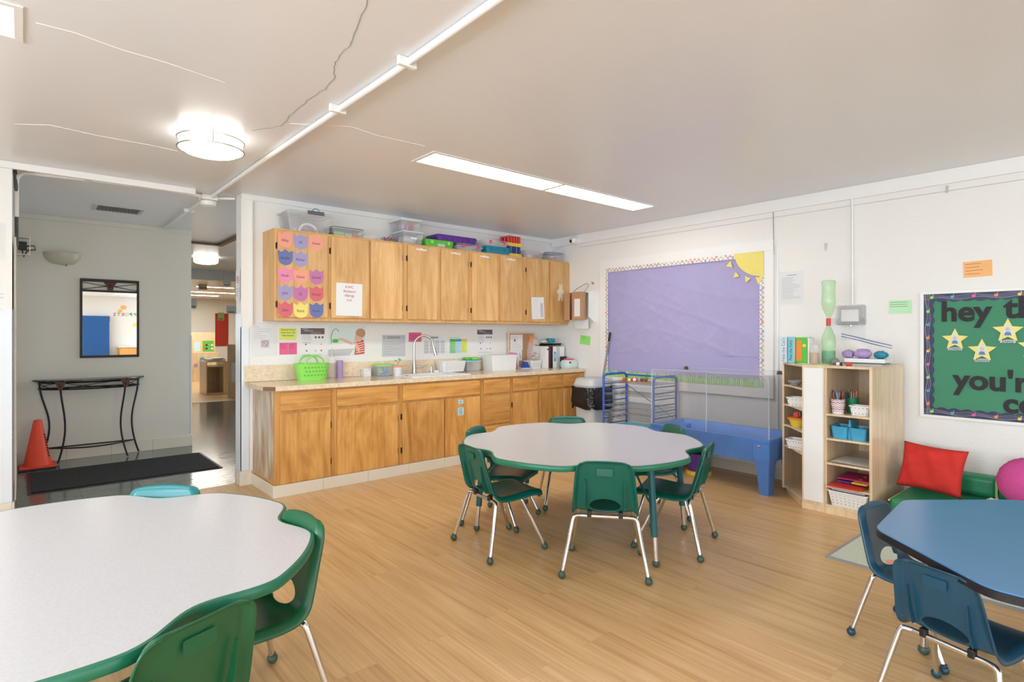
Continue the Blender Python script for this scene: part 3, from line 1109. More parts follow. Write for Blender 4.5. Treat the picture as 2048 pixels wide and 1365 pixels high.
# ================================================================ classroom tables
def flower_outline(R_, sd, ph, n=240):
    pts = []
    for i in range(n):
        a = 2 * math.pi * i / n
        u = ((a - ph) / (math.pi / 3)) % 1
        u = min(u, 1 - u)
        r = R_ - sd * (0.5 + 0.5 * math.cos(math.pi * min(1, u / .29)))
        pts.append((r * math.cos(a), r * math.sin(a)))
    return pts


ZT = 0.61


def table_leg(t, x, y, dx, dy, m, bar=True, zt=ZT):
    lg = MB().cyl((x, y, zt - .035), (x + dx * .5, y + dy * .5, .17), .020, .020, n=18).build('leg', M[m], t)
    MB().cyl((x + dx * .5, y + dy * .5, .18), (x + dx * .72, y + dy * .72, .03), .015, n=14).build('insert', M['chrome'], lg)
    MB().sph((x + dx * .72, y + dy * .72, .022), .022, n=14).build('foot_glide', M['glidegreen'], lg)
    if bar:
        MB().tube(smooth_path([(x * .72, y * .72, ZT - .03), (x * .96 + dx * .2, y * .96 + dy * .2, .36), (x + dx * .3, y + dy * .3, .35)], .03), .006, 8).build('brace', M[m], lg)
    return lg


def flower_table(c, ph, label):
    t = thing('scalloped_table', label, 'table', (c[0], c[1], 0))
    o = flower_outline(.790, .092, ph)
    inner = [(a * .992, b * .992) for a, b in o]
    MB().prism(inner, ZT - .028, ZT, smooth=True).build('tabletop', M['tabletop'], t)
    # rounded green rim
    b = MB()
    m = len(o)
    prof = [(0.990, ZT + .0005), (1.002, ZT - .001), (1.008, ZT - .008), (1.008, ZT - .024), (1.000, ZT - .032), (.975, ZT - .034), (.975, ZT - .029), (.990, ZT - .029)]
    rings = [[b.bm.verts.new((x * k, y * k, z)) for (k, z) in prof] for x, y in o]
    for i in range(m):
        A, B = rings[i], rings[(i + 1) % m]
        for j in range(len(prof)):
            f = b.bm.faces.new((A[j], B[j], B[(j + 1) % len(prof)], A[(j + 1) % len(prof)]))
            f.smooth = True
    b.build('edge_band', M['edgegreen'], t)
    MB().prism([(a * .82, b * .82) for a, b in o], ZT - .045, ZT - .0285).build('apron', M['tealleg'], t)
    for k in range(6):
        a = ph + math.radians(30 + 60 * k)
        if k % 3 == 2:
            continue
        x, y = .655 * math.cos(a), .655 * math.sin(a)
        table_leg(t, x, y, .06 * math.cos(a), .06 * math.sin(a), 'tealleg')
    return t


T2 = (-2.375, -2.69)
PH2 = math.radians(50)
T1 = (-5.165, -2.99)
PH1 = math.radians(-5.5)
flower_table(T2, PH2, 'scalloped pale grey table with green rim in the middle of the room')
flower_table(T1, PH1, 'scalloped pale grey table with green rim at the lower left')

# blue octagonal table
TB = (-2.353, -5.14)
ZB2 = 0.56
t = thing('octagonal_table', 'blue-topped table with black edge at the lower right', 'table', (TB[0], TB[1], 0))


def octagon(R_, r, rot=0.0):
    out = []
    V = [Vector((R_ * math.cos(rot + k * math.pi / 4), R_ * math.sin(rot + k * math.pi / 4))) for k in range(8)]
    for k in range(8):
        p, q, s = V[k - 1], V[k], V[(k + 1) % 8]
        a, b = q + (p - q).normalized() * r, q + (s - q).normalized() * r
        for i in range(6):
            u = i / 5
            w = a * (1 - u) ** 2 + q * 2 * u * (1 - u) + b * u * u
            out.append((w.x, w.y))
    return out


OR = math.radians(5 + 22.5)
MB().prism(octagon(.693, .05, OR), ZB2 - .004, ZB2, smooth=False).build('tabletop', M['bluetop'], t)
MB().prism(octagon(.698, .05, OR), ZB2 - .030, ZB2 - .0042, smooth=True).build('edge_band', M['blackedge'], t)
for k in (1, 3, 5, 7):
    a = OR + math.pi / 4 * (k + .5)
    x, y = .50 * math.cos(a), .50 * math.sin(a)
    table_leg(t, x, y, .03 * math.cos(a), .03 * math.sin(a), 'steel', bar=False, zt=ZB2)


# ================================================================ stacking chairs (face +x)
def shell_mesh(name, material, parent):
    NU, NV = 40, 84
    # profile in xz: v=0 front lip of the seat, v=1 top of the back
    P = [(.215, .330), (.19, .348), (.12, .352), (.02, .343), (-.07, .338), (-.115, .346), (-.145, .372), (-.165, .43), (-.187, .51), (-.208, .585), (-.222, .640)]
    Ls = [0]
    for a, b_ in zip(P[:-1], P[1:]):
        Ls.append(Ls[-1] + math.dist(a, b_))
    T = Ls[-1]

    def prof(v):
        s = v * T
        for i in range(len(P) - 1):
            if s <= Ls[i + 1] + 1e-9:
                k = (s - Ls[i]) / (Ls[i + 1] - Ls[i])
                p0, p1, p2, p3 = P[max(0, i - 1)], P[i], P[i + 1], P[min(len(P) - 1, i + 2)]
                out = []
                for d in (0, 1):
                    out.append(.5 * (2 * p1[d] + (p2[d] - p0[d]) * k + (2 * p0[d] - 5 * p1[d] + 4 * p2[d] - p3[d]) * k * k + (3 * p1[d] - p0[d] - 3 * p2[d] + p3[d]) * k ** 3))
                return out
        return list(P[-1])

    def width(v):
        # half width along the profile; rounded front and top corners
        w = .180 if v < .55 else .180 - .030 * (v - .55) / .45
        if v < .10:
            k = v / .10
            w *= .80 + .20 * math.sqrt(max(0, 1 - (1 - k) ** 2))
        if v > .90:
            k = (1 - v) / .10
            w *= .72 + .28 * math.sqrt(max(0, 1 - (1 - k) ** 2))
        return w
    hv, hw, hh = .60, .084, .045       # hole centre along v, half width, half height (m)

    def pos(u, v):
        x, z = prof(v)
        x2, z2 = prof(min(1, v + .01))
        x1, z1 = prof(max(0, v - .01))
        tx, tz = x2 - x1, z2 - z1
        l = math.hypot(tx, tz)
        nx, nz = tz / l, -tx / l            # sitting side normal: up for the seat, +x for the back
        y = u * width(v)
        e = abs(u)
        dish = (.010 + .006 * min(1, max(0, (v - .35) / .2))) * e * e
        arch = .012 * (1 - e * e) * max(0, (v - .9) / .1) ** 1.0        # crown of the top edge
        ku = max(0, 1 - (1 - e) * width(v) / .030)
        kv = max(0, 1 - (1 - v) * T / .022, 1 - v * T / .022)
        roll = -.028 * min(1, math.hypot(ku, kv * .7)) ** 1.4
        tr = 0
        off = dish + roll + tr
        return Vector((x + nx * off, y, z + nz * off + arch))
    bm = bmesh.new()
    grid = []
    for j in range(NV + 1):
        v = j / NV
        grid.append([bm.verts.new(pos(-1 + 2 * i / NU, v)) for i in range(NU + 1)])
    # oval hole: drop faces inside, pull the rim verts onto the ellipse
    inside = set()
    for j in range(NV + 1):
        for i in range(NU + 1):
            u, v = -1 + 2 * i / NU, j / NV
            y = u * width(v)
            s = (v - hv) * T
            if (y / hw) ** 2 + (s / hh) ** 2 < 1.0:
                inside.add((i, j))
    for j in range(NV):
        for i in range(NU):
            c = [(i, j), (i + 1, j), (i + 1, j + 1), (i, j + 1)]
            if sum(q in inside for q in c) == 4:
                continue
            f = bm.faces.new([grid[b][a] for a, b in c])
            f.smooth = True
    for (i, j) in list(inside):
        vtx = grid[j][i]
        if not vtx.link_faces:
            bm.verts.remove(vtx)
            continue
        u, v = -1 + 2 * i / NU, j / NV
        y, s = u * width(v), (v - hv) * T
        k = math.sqrt((y / hw) ** 2 + (s / hh) ** 2) or 1
        if k > 1e-3:
            y, s = y / k, s / k
        v2 = hv + s / T
        vtx.co = pos(y / width(v2), v2)
    bmesh.ops.recalc_face_normals(bm, faces=bm.faces[:])
    me = bpy.data.meshes.new(name)
    bm.to_mesh(me)
    bm.free()
    me.materials.append(material)
    o = bpy.data.objects.new(name, me)
    COL.objects.link(o)
    o.parent = parent
    so = o.modifiers.new('thick', 'SOLIDIFY')
    so.thickness = .006
    so.offset = 0
    so.use_even_offset = False
    return o


def make_chair(label, m, glide, loc, rot):
    t = thing('school_chair', label, 'chair', loc, rot)
    sh = shell_mesh('seat_shell', M[m], t)
    # embossed plate and stiffening ribs on the back
    MB().prism([(a, b) for a, b in rrect(.085, .040, .006)], -.0008, .0008).build('nameplate', M[m], sh, loc=(-.2195, 0, .585), rot=(R90, math.radians(0), -R90 - 0.0))
    for s in (-1, 1):
        b = MB()
        b.prism([(-.150, .372), (-.176, .372), (-.200, .44), (-.212, .535), (-.203, .54), (-.172, .43)], s * .106 - .0015, s * .106 + .0015, 'xz')
        b.build('back_rib', M[m], sh)
    # chromed tube frame: two bent hoops under the seat
    b = MB().tube(smooth_path([(-.130, -.13, .322), (-.140, -.170, .322), (-.215, -.228, .022)], .04), .0115, 12)
    l1 = b.build('leg', M['chrome'], t)
    l2 = MB().tube(smooth_path([(-.130, .13, .322), (-.140, .170, .322), (-.215, .228, .022)], .04), .0115, 12).build('leg', M['chrome'], t)
    l3 = MB().tube(smooth_path([(.02, -.12, .326), (.05, -.150, .322), (.185, -.205, .022)], .04), .0115, 12).build('leg', M['chrome'], t)
    l4 = MB().tube(smooth_path([(.02, .12, .326), (.05, .150, .322), (.185, .205, .022)], .04), .0115, 12).build('leg', M['chrome'], t)
    for l, (x, y) in ((l1, (-.216, -.229)), (l2, (-.216, .229)), (l3, (.186, -.206)), (l4, (.186, .206))):
        MB().sph((x, y, .021), .021, n=16).cyl((x * .99, y * .99, .03), (x * .985, y * .985, .045), .015, .0135, n=14).build('foot_glide', M[glide], l)
    MB().cyl((-.130, -.131, .322), (-.130, .131, .322), .0115, n=12).build('crossbar', M['chrome'], t)
    MB().cyl((.02, -.121, .326), (.02, .121, .326), .0115, n=12).build('crossbar', M['chrome'], t)
    for s in (-1, 1):
        b = MB()
        b.box(-.146, -.118, s * .085 - .012, s * .085 + .012, .318, .352, bev=.004)
        b.build('bracket', M['black'], t)
    return t


def seat_pos(c, deg, r):
    a = math.radians(deg)
    return (c[0] + r * math.cos(a), c[1] + r * math.sin(a), 0)


def face(deg, tw=0):
    return math.radians(deg + 180 + tw)


chair0 = make_chair('green chair with its back to the camera, front of the middle table', 'green', 'glidegreen', (-2.699, -3.178, 0), math.radians(39))
dup(chair0, (-2.945, -2.542, 0), math.radians(-8), 'green chair turned sideways at the left of the middle table')
dup(chair0, (-2.105, -3.225, 0), math.radians(110), 'green chair in profile at the right of the middle table')
dup(chair0, (-2.63, -2.185, 0), math.radians(-64), 'green chair behind the middle table nearest the sink cabinet door')
dup(chair0, (-1.985, -2.22, 0), math.radians(-130), 'green chair behind the middle table, in front of the trash can')
dup(chair0, (-1.745, -2.765, 0), math.radians(153), 'green chair behind the middle table, in front of the blue water tub')

chl = make_chair('green chair at the lower left table, back corner cut by the photo edge', 'greeny', 'glidegreen', (-4.975, -3.565, 0), math.radians(111))
dup(chl, (-4.642, -3.19, 0), math.radians(188), 'green chair tucked under the right side of the lower left table')
make_chair('teal chair behind the lower left table, only its back top showing', 'teal', 'glidegreen', (-4.87, -2.54, 0), math.radians(234.5))
cb = make_chair('blue chair at the left end of the blue table, rug showing through its back hole', 'navy', 'glideblue', (-2.30, -4.585, 0), math.radians(-100))
cb2 = dup(cb, (-2.75, -4.826, 0), math.radians(-15), 'blue chair seen from behind at the blue table, nearest the camera')
cb.scale = cb2.scale = (.855, .855, .855)


# ================================================================ containers
def loft(b, rings, mi=0, smooth=True, cap0=True, cap1=True):
    R_ = [[b.bm.verts.new(p) for p in r] for r in rings]
    for A, B in zip(R_[:-1], R_[1:]):
        n = len(A)
        for k in range(n):
            f = b.bm.faces.new((A[k], A[(k + 1) % n], B[(k + 1) % n], B[k]))
            f.smooth = smooth
            f.material_index = mi
    if cap0:
        b.bm.faces.new(list(reversed(R_[0]))).material_index = mi
    if cap1:
        b.bm.faces.new(R_[-1]).material_index = mi
    return b


def tub_mesh(b, w, d, h, taper=.9, r=.015, th=.003, rim=.006, z0=0.0):
    """open tapered box with a turned rim; w along x, d along y"""
    def ring(k, z, ins=0.0, n=4):
        ww, dd = w * k - 2 * ins, d * k - 2 * ins
        rr = max(.002, min(r, ww / 2.2, dd / 2.2))
        return [(x, y, z0 + z) for x, y in rrect(ww, dd, rr, n)]
    loft(b, [ring(taper, 0), ring(1, h - rim), ring(1, h - rim, -rim * .8), ring(1, h, -rim * .8), ring(1, h, th), ring(taper, th * 1.2, th)])
    return b


def lid_mesh(b, w, d, z, h=.012, r=.015):
    rr = [(x, y) for x, y in rrect(w + .012, d + .012, r, 4)]
    b.prism(rr, z, z + h * .6)
    b.prism([(x * .94, y * .92) for x, y in rr], z + h * .6, z + h)
    return b


def clear_rim(t, w, d, h):
    pts = [(x, y, h - .004) for x, y in rrect(w + .013, d + .013, .018, 4)]
    MB().tube(pts, .003, 6, closed=True).build('rim', M['cleanrim'], t)


def bin_thing(name, label, cat, loc, w, d, h, m, lid=None, rot=0, taper=.9, group=None, latch=None, tag_=None, lidlabel=None):
    t = thing(name, label, cat, loc, rot, group)
    tub_mesh(MB(), w, d, h, taper).build('tub', M[m], t)
    if m == 'clear':
        clear_rim(t, w, d, h)
    if lid:
        lid_mesh(MB(), w, d, h + .0003).build('lid', M[lid], t, label=lidlabel)
    if latch:
        for s in (-1, 1):
            MB().box(s * w * .30 - .014, s * w * .30 + .014, -d / 2 - .012, -d / 2 - .006, h - .028, h + .012, bev=.002).build('latch', M[latch], t)
    if tag_:
        MB().box(-.035, .035, -d / 2 * (1 + taper) / 2 - .006, -d / 2 * (1 + taper) / 2 - .004, h * .42, h * .42 + .016).build('label_strip', M['paper'], t)
    return t


def blobs(n, w, d, h, r, z0=.004, seed=1, pile=1.0):
    """positions for small loose contents"""
    rg = random.Random(seed)
    out = []
    for i in range(n):
        out.append((rg.uniform(-w / 2 + r, w / 2 - r), rg.uniform(-d / 2 + r, d / 2 - r), z0 + r + rg.random() * max(0, h - 2 * r) * pile))
    return out


def craft_lump(name, label, cat, loc, w, d, h, mname, seed=0, par=None, n=7):
    """soft crumpled heap of one material"""
    rg = random.Random(seed)
    b = MB()
    b.sph((0, 0, 0), 1, n=20)
    for v in b.bm.verts:
        p = v.co.copy()
        k = 1 + .16 * math.sin(p.x * n + seed) * math.cos(p.y * (n - 1) + seed * 2) + rg.uniform(-.05, .05)
        v.co = Vector((p.x * w / 2 * k, p.y * d / 2 * k, max(-.92, p.z * k) * h / 2 + h * .46))
    o = b.build(name, M[mname], par, loc)
    if par is None:
        tag(o, label, cat)
    return o


ZTOP = ZU1 + 0.0003
# ---- boxes standing on top of the wall cabinets
t = bin_thing('storage_bin', 'large clear storage bin with grey handle clips, leftmost on the wall cabinets', 'storage bin', (-3.285, -.155, ZTOP), .40, .27, .17, 'clear', 'clear')
MB().box(-.03, .12, -.152, -.141, .158, .19, bev=.004).build('handle_clip', M['dgrey'], t)
MB().tube([(.045 + .03 * math.cos(a * math.pi / 8), -.147, .19 + .022 * math.sin(a * math.pi / 8)) for a in range(9)], .0035, 8).build('loop', M['tealp'], t, label='blue wire loop on the lid')
c = thing('craft_ring', 'white foam ring with lilac shreds inside the large clear bin', 'craft supplies', (-3.26, -.17, ZTOP + .005))
MB().tube([(.08 * math.cos(a * math.pi / 10), 0, .075 * math.sin(a * math.pi / 10) + .012) for a in range(11)], .012, 10).build('arch', M['white'], c)
for i, p in enumerate(blobs(14, .26, .16, .05, .016, seed=3)):
    MB().sph(p, .016, 1.3, 1, .6, n=8).build('shred', M[('lav', 'coral', 'softpink', 'yellow')[i % 4]], c)
t = bin_thing('storage_bin', 'clear bin with grey lid holding green and red pieces, second from the left', 'storage bin', (-2.925, -.17, ZTOP), .30, .22, .075, 'clear', 'smoke')
for nm, mn, p, s in (('green_block', 'green2', (-.07, 0), (.05, .07, .022)), ('paper_stack', 'lgrey', (.03, .02), (.035, .06, .02)), ('red_ball', 'redc', (.095, -.05), (.026, .026, .026))):
    o = MB().box(-s[0], s[0], -s[1], s[1], 0, s[2] * 2, bev=.006, seg=2) if nm != 'red_ball' else MB().sph((0, 0, .026), .026)
    tag(o.build(nm, M[mn], loc=(-2.925 + p[0], -.17 + p[1], ZTOP + .0045)), {'green_block': 'dark green block inside the grey-lidded bin', 'paper_stack': 'pale stack inside the grey-lidded bin', 'red_ball': 'red ball inside the grey-lidded bin'}[nm], nm.split('_')[1])
bin_thing('storage_box', 'low clear open box beside the pile of pipe cleaners', 'storage box', (-2.66, -.17, ZTOP), .19, .18, .045, 'clear')
t = thing('pipe_cleaner_pile', 'tangled pile of many-coloured pipe cleaners between two clear bins', 'craft supplies', (-2.45, -.17, ZTOP))
rg = random.Random(5)
for i in range(34):
    a, e = rg.uniform(0, 6.28), rg.uniform(-.1, .75)
    c0 = Vector((rg.uniform(-.03, .05), rg.uniform(-.06, .06), rg.uniform(.008, .05)))
    d = Vector((math.cos(a) * math.cos(e), math.sin(a) * math.cos(e) * .7, abs(math.sin(e)) * .5)) * rg.uniform(.03, .065)
    p1 = c0 + d * .6 + Vector((0, 0, .012))
    MB().tube([c0, p1, c0 + d + Vector((0, 0, -.004))], .0035, 5).build('pipe_cleaner', M[('orange', 'royal', 'pink', 'white', 'brown', 'yellow', 'red', 'lav')[i % 8]], t)
t = bin_thing('storage_bin', 'clear bin with blue lid and strip label, under another clear bin', 'storage bin', (-2.235, -.165, ZTOP), .235, .26, .12, 'clear', 'paleblue', tag_=True)
c = tag(craft_lump('wool', '', '', (-2.235, -.165, ZTOP + .006), .17, .19, .10, 'lgrey', 4), 'pale wool filling the blue-lidded bin', 'wool')
t = bin_thing('storage_bin', 'clear bin with white lid and red contents, topmost on the wall cabinets', 'storage bin', (-2.255, -.165, ZTOP + .1325), .225, .25, .105, 'clear', 'white')
for i, (mn, x) in enumerate((('redc', .045), ('coral', .0), ('lav', -.06))):
    tag(craft_lump('fabric_roll', '', '', (-2.255 + x, -.19 + .04 * (i % 2), ZTOP + .1375), .055, .10, .08, mn, i + 2), '%s fabric roll in the topmost clear bin' % ('red', 'coral', 'lilac')[i], 'fabric')


def pencil_case(name, label, loc, w, d, h, m, latch, lidm=None, sticker=False, group=None):
    t = thing(name, label, 'storage box', loc, group=group)
    tub_mesh(MB(), w, d, h * .62, .94, .02, .003, .004).build('tub', M[m], t)
    if m == 'clear':
        clear_rim(t, w, d, h * .62)
    b = MB()
    rr = rrect(w + .008, d + .008, .022, 4)
    loft(b, [[(x, y, h * .62 + .0003) for x, y in rr], [(x, y, h * .72) for x, y in rr], [(x * .97, y * .96, h * .98) for x, y in rr], [(x * .94, y * .92, h) for x, y in rr]])
    b.build('lid', M[lidm or m], t)
    for s in (-1, 1):
        MB().box(s * w * .30 - .016, s * w * .30 + .016, -d / 2 - .013, -d / 2 - .0045, h * .42, h * .86, bev=.003).build('latch', M[latch], t)
    if sticker:
        MB().box(-.03, .06, -d / 2 * .975 - .004, -d / 2 * .97 - .0015, h * .12, h * .5).build('sticker', M['lgrey'], t)
    return t


pencil_case('craft_box', 'bright green latched craft box with a sticker on the wall cabinets', (-1.91, -.17, ZTOP), .345, .22, .078, 'green2', 'lime', sticker=True)
pencil_case('craft_box', 'clear craft box with pink latches, underneath the purple box', (-1.515, -.17, ZTOP), .34, .22, .078, 'clear', 'hotpink')
t = pencil_case('craft_box', 'purple ribbed craft box lying across the green and clear boxes', (-1.665, -.135, ZTOP + .0785), .52, .24, .072, 'purple', 'purple')
for i in range(7):
    MB().box(-.2 + i * .066, -.194 + i * .066, -.125, -.1205, .008, .04).build('rib', M['purple'], t)
pencil_case('craft_box', 'teal latched craft box next to the red and blue tubes', (-1.125, -.185, ZTOP), .345, .22, .085, 'tealp', 'tealp')
pencil_case('craft_box', 'clear craft box with pink latches, on top of the teal box', (-1.14, -.17, ZTOP + .0855), .33, .22, .075, 'clear', 'hotpink')
# two decks of coloured tubes
t = thing('tube_tower', 'toy rack of red tubes over blue tubes held in yellow foam trays', 'toy', (-.835, -.15, ZTOP))
for z in (0, .095):
    b = MB().box(-.105, .105, -.085, .085, z + (0.0 if z == 0 else .028), z + .04 + (0 if z == 0 else .028), bev=.003)
    b.build('foam_tray', M['yellow'], t)
k = 0
for z0, z1, mn in ((.04, .123, 'navy2'), (.163, .245, 'red')):
    for i in range(5):
        for j in range(3):
            b = MB().cyl((-.082 + i * .041, -.062 + j * .062, z0), (-.082 + i * .041, -.062 + j * .062, z1), .0175, n=16)
            b.build('tube', M['royal' if (mn == 'navy2' and (i + j) % 2) else mn], t)
t = bin_thing('storage_bin', 'low clear bin with pastel pieces beside the tube tower', 'storage bin', (-.55, -.17, ZTOP), .30, .2, .085, 'clear', 'clear')
for i, (mn, x) in enumerate((('grey', -.09), ('mint', -.02), ('softpink', .045), ('grey', .1))):
    tag(craft_lump('bundle', '', '', (-.55 + x, -.17, ZTOP + .005), .06, .11, .06, mn, i), ('%s bundle in the low clear bin beside the tube tower' % ('grey', 'mint', 'pink', 'dark grey')[i]), 'craft supplies')
t = bin_thing('storage_bin', 'clear bin with blue lid and red paper inside, rightmost on the wall cabinets', 'storage bin', (-.185, -.17, ZTOP), .25, .2, .095, 'clear', 'peri')
for i in range(5):
    o = MB().box(-.055, .055, -.035, .035, 0, .008).build('paper_scrap', M[('redc', 'rose', 'softpink', 'redc', 'white')[i]], loc=(-.195 + i * .012, -.18 + .01 * (i % 3), ZTOP + .006 + i * .0135), rot=(.0, .12 if i % 2 else 0.0, i * .7))
    tag(o, 'red and pink paper scrap in the rightmost clear bin', 'paper', 'paper scraps in the rightmost bin')

# ================================================================ things on the worktop
ZC = 0.9003


def perforated(b, x0, x1, z0, z1, y, nx, nz, r=.004, mi=1, jit=False):
    for i in range(nx):
        for j in range(nz):
            x = x0 + (x1 - x0) * (i + .5 + (.5 if (jit and j % 2) else 0)) / nx
            z = z0 + (z1 - z0) * (j + .5) / nz
            if x < x1:
                b.cyl((x, y, z), (x, y - .0008, z), r, n=8, mi=mi)
    return b


def basket(name, label, loc, w, d, h, m='white', rot=0, nx=9, nz=4, hole='grey', taper=.86, group=None):
    t = thing(name, label, 'basket', loc, rot, group)
    b = tub_mesh(MB(), w, d, h, taper, .02, .003, .007)
    b.build('tub', M[m], t)
    # punched rows on the two long sides
    b = MB()
    for s in (-1, 1):
        for j in range(nz):
            z = h * (.2 + .58 * j / max(1, nz - 1))
            k = taper + (1 - taper) * z / h
            y = s * d / 2 * k
            for i in range(nx):
                x = w * k * (-.40 + .80 * i / (nx - 1))
                b.cyl((x, y, z), (x, y + s * .0008, z), min(.0045, w / nx * .22), n=8)
    b.build('holes', M[hole], t)
    return t


# lime basket with two loop handles
t = thing('handled_basket', 'lime green plastic basket with two arched handles on the worktop', 'basket', (-3.225, -.165, ZC))
b = MB()
W_, D_, H_ = .30, .18, .155


def ovring(w, d, z, n=40):
    return [(w / 2 * math.copysign(abs(math.cos(a)) ** .7, math.cos(a)), d / 2 * math.copysign(abs(math.sin(a)) ** .7, math.sin(a)), z) for a in [2 * math.pi * k / n for k in range(n)]]


loft(b, [ovring(.25, .14, 0), ovring(.30, .18, H_ - .008), ovring(.312, .19, H_ - .006), ovring(.312, .19, H_), ovring(.294, .174, H_), ovring(.244, .134, .004)])
b.build('tub', M['lime'], t)
for s, x in ((-1, -.0), (1, .0)):
    MB().tube([(x + .085 * math.cos(a * math.pi / 12) , s * .078, H_ - .004 + .075 * math.sin(a * math.pi / 12)) for a in range(13)], .008, 8).build('handle', M['lime'], t)
for j, z in enumerate((.05, .085, .12)):
    for i in range(7):
        x = -.09 + i * .03 + (.012 if j % 2 else 0)
        k = (.14 + .04 * z / H_) / 2
        y = -k * (1 - abs(x / .15) ** 2.86) ** (.35) if abs(x) < .15 else 0
        MB().cyl((x, y - .0005, z), (x, y - .003, z), .0085, n=12).build('hole', M['green2'], t)
t = thing('spray_bottle', 'clear squeeze bottle with dark blue cap disc behind the lime basket', 'bottle', (-2.995, -.075, ZC))
MB().lathe([(0, 0), (.036, 0), (.038, .01), (.038, .13), (.03, .165), (.014, .19), (.014, .205), (0, .205)]).build('body', M['clear'], t)
MB().lathe([(.016, 0), (.016, .03), (.01, .034), (.008, .075), (0, .078)], (0, 0, .2055)).build('nozzle', M['lgrey'], t)
tag(MB().cyl((0, 0, 0), (0, 0, .165), .031, n=28).cyl((0, 0, .165), (0, 0, .168), .028, n=28).build('purple_canister', M['lav'], loc=(-2.915, -.065, ZC)), 'purple cylinder standing against the backsplash', 'canister')
t = thing('tissue_stack', 'small stack of folded white napkins on the worktop', 'napkins', (-2.64, -.06, ZC))
for i in range(5):
    MB().box(-.04 + .002 * (i % 2), .04, -.035, .035, i * .016, i * .016 + .0155, bev=.005).build('napkin', M['white'], t)
t = bin_thing('storage_box', 'clear box with lime lid full of blue things left of the plant', 'storage box', (-2.475, -.098, ZC), .185, .125, .105, 'clear', 'lime')
for i, p in enumerate(blobs(9, .14, .08, .09, .02, seed=9)):
    tag(MB().box(-.022, .022, -.02, .02, -.012, .012, bev=.004).build('counting_block', M[('royal', 'sky', 'green2')[i % 3]], loc=(-2.475 + p[0], -.098 + p[1] * .7, ZC + .018 + (i // 3) * .026)), 'small blue or green block in the lime-lidded box', 'block', 'blocks in the lime-lidded box')
t = thing('potted_seedling', 'small seedling in white diamond-patterned pot with terracotta rim', 'potted plant', (-2.372, -.215, ZC))
MB().lathe([(0, 0), (.036, 0), (.047, .085), (.040, .085), (.034, .02), (0, .02)]).build('pot', M['white'], t)
MB().lathe([(.0475, .0853), (.049, .105), (.043, .105), (.0415, .0853), (.0475, .0853)]).build('rim', M['coral'], t)
b = MB()
for i in range(16):
    a0, a1 = 2 * math.pi * i / 16, 2 * math.pi * (i + 1) / 16
    for sgn in (0, 1):
        pts = []
        for q in range(5):
            u = q / 4
            z = .008 + .07 * (u if sgn == 0 else 1 - u)
            r = .0363 + .011 * z / .085
            a = a0 + (a1 - a0) * u * 2
            pts.append((r * math.cos(a), r * math.sin(a), z))
        b.tube(pts, .0013, 5)
b.build('diamond_pattern', M['lgrey'], t)
MB().cyl((0, 0, .085), (0, 0, .098), .041, n=20).build('soil', M['brown'], t)
MB().tube([(0, 0, .095), (.002, 0, .13), (-.008, 0, .155)], .0018, 6).tube([(.001, 0, .12), (.014, -.004, .14), (.02, -.006, .165)], .0014, 6).build('stem', M['brown'], t)
for (x, z, a) in ((-.025, .155, .3), (.012, .17, -.9), (.026, .16, -.5)):
    MB().sph((x, -.003, z), .014, 1, .25, .55, n=10, M=Matrix.Rotation(a, 4, 'Y')).build('leaf', M['green2'], t)
t = tag(MB().tube([(.03 * math.cos(a * .52), .018 * math.sin(a * .52), .004) for a in range(12)], .004, 8, closed=True).build('sponge_loop', M['black'], loc=(-2.345, -.32, ZC + .001)), 'small black rubber ring in front of the potted seedling', 'ring')
t = tag(MB().box(-.03, .03, -.02, .02, 0, .022, bev=.006).build('sponge', M['white'], loc=(-1.86, -.12, .9095)), 'small white sponge beside the soap pump', 'sponge')

basket('basket', 'white perforated basket right of the tap', (-1.66, -.112, ZC + .0095), .31, .165, .115, nx=11, nz=5)
t = bin_thing('storage_box', 'clear box with pale blue lid between the two white tubs', 'storage box', (-1.385, -.106, ZC), .19, .14, .115, 'clear', 'cyan')
t = thing('wipes_packet', 'green packet lying on the pale-blue-lidded box', 'packet', (-1.39, -.106, ZC + .1275))
MB().box(-.085, .085, -.045, .045, 0, .03, bev=.01, seg=3).build('wrapper', M['green2'], t)
MB().box(-.01, .07, -.047, -.0455, .006, .024).build('printed_panel', M['lime'], t)
t = bin_thing('storage_tub', 'large white tub with lid in the middle of the worktop', 'storage tub', (-1.01, -.165, ZC), .375, .21, .165, 'white', 'white', taper=.92)
t = thing('tape_stand', 'blue plastic tape stand in front of the cork board', 'tape dispenser', (-.66, -.22, ZC))
MB().prism([(-.055, .018), (-.03, .06), (-.02, .085), (.02, .085), (.03, .06), (.055, .018)], -.025, .025, 'xz').build('body', M['blue'], t)
MB().box(-.075, .075, -.05, .05, 0, .0175, bev=.004).build('tray', M['lgrey'], t)
tag(MB().prism([(-.05, 0), (.055, 0), (.05, .19), (-.045, .2)], -.012, 0, 'xz').build('pink_folder', M['softpink'], loc=(-.715, -.055, ZC)), 'pale pink folder leaning beside the large white tub', 'folder')
tag(MB().prism([(-.012, 0), (.012, 0), (.012, .185), (-.012, .19)], -.016, 0, 'xz').build('white_folder', M['paper'], loc=(-.64, -.055, ZC)), 'thin white folder beside the pink folder', 'folder')
basket('basket', 'small white perforated basket holding a bag, near the binders', (-.477, -.16, ZC), .185, .15, .095, nx=8, nz=5)
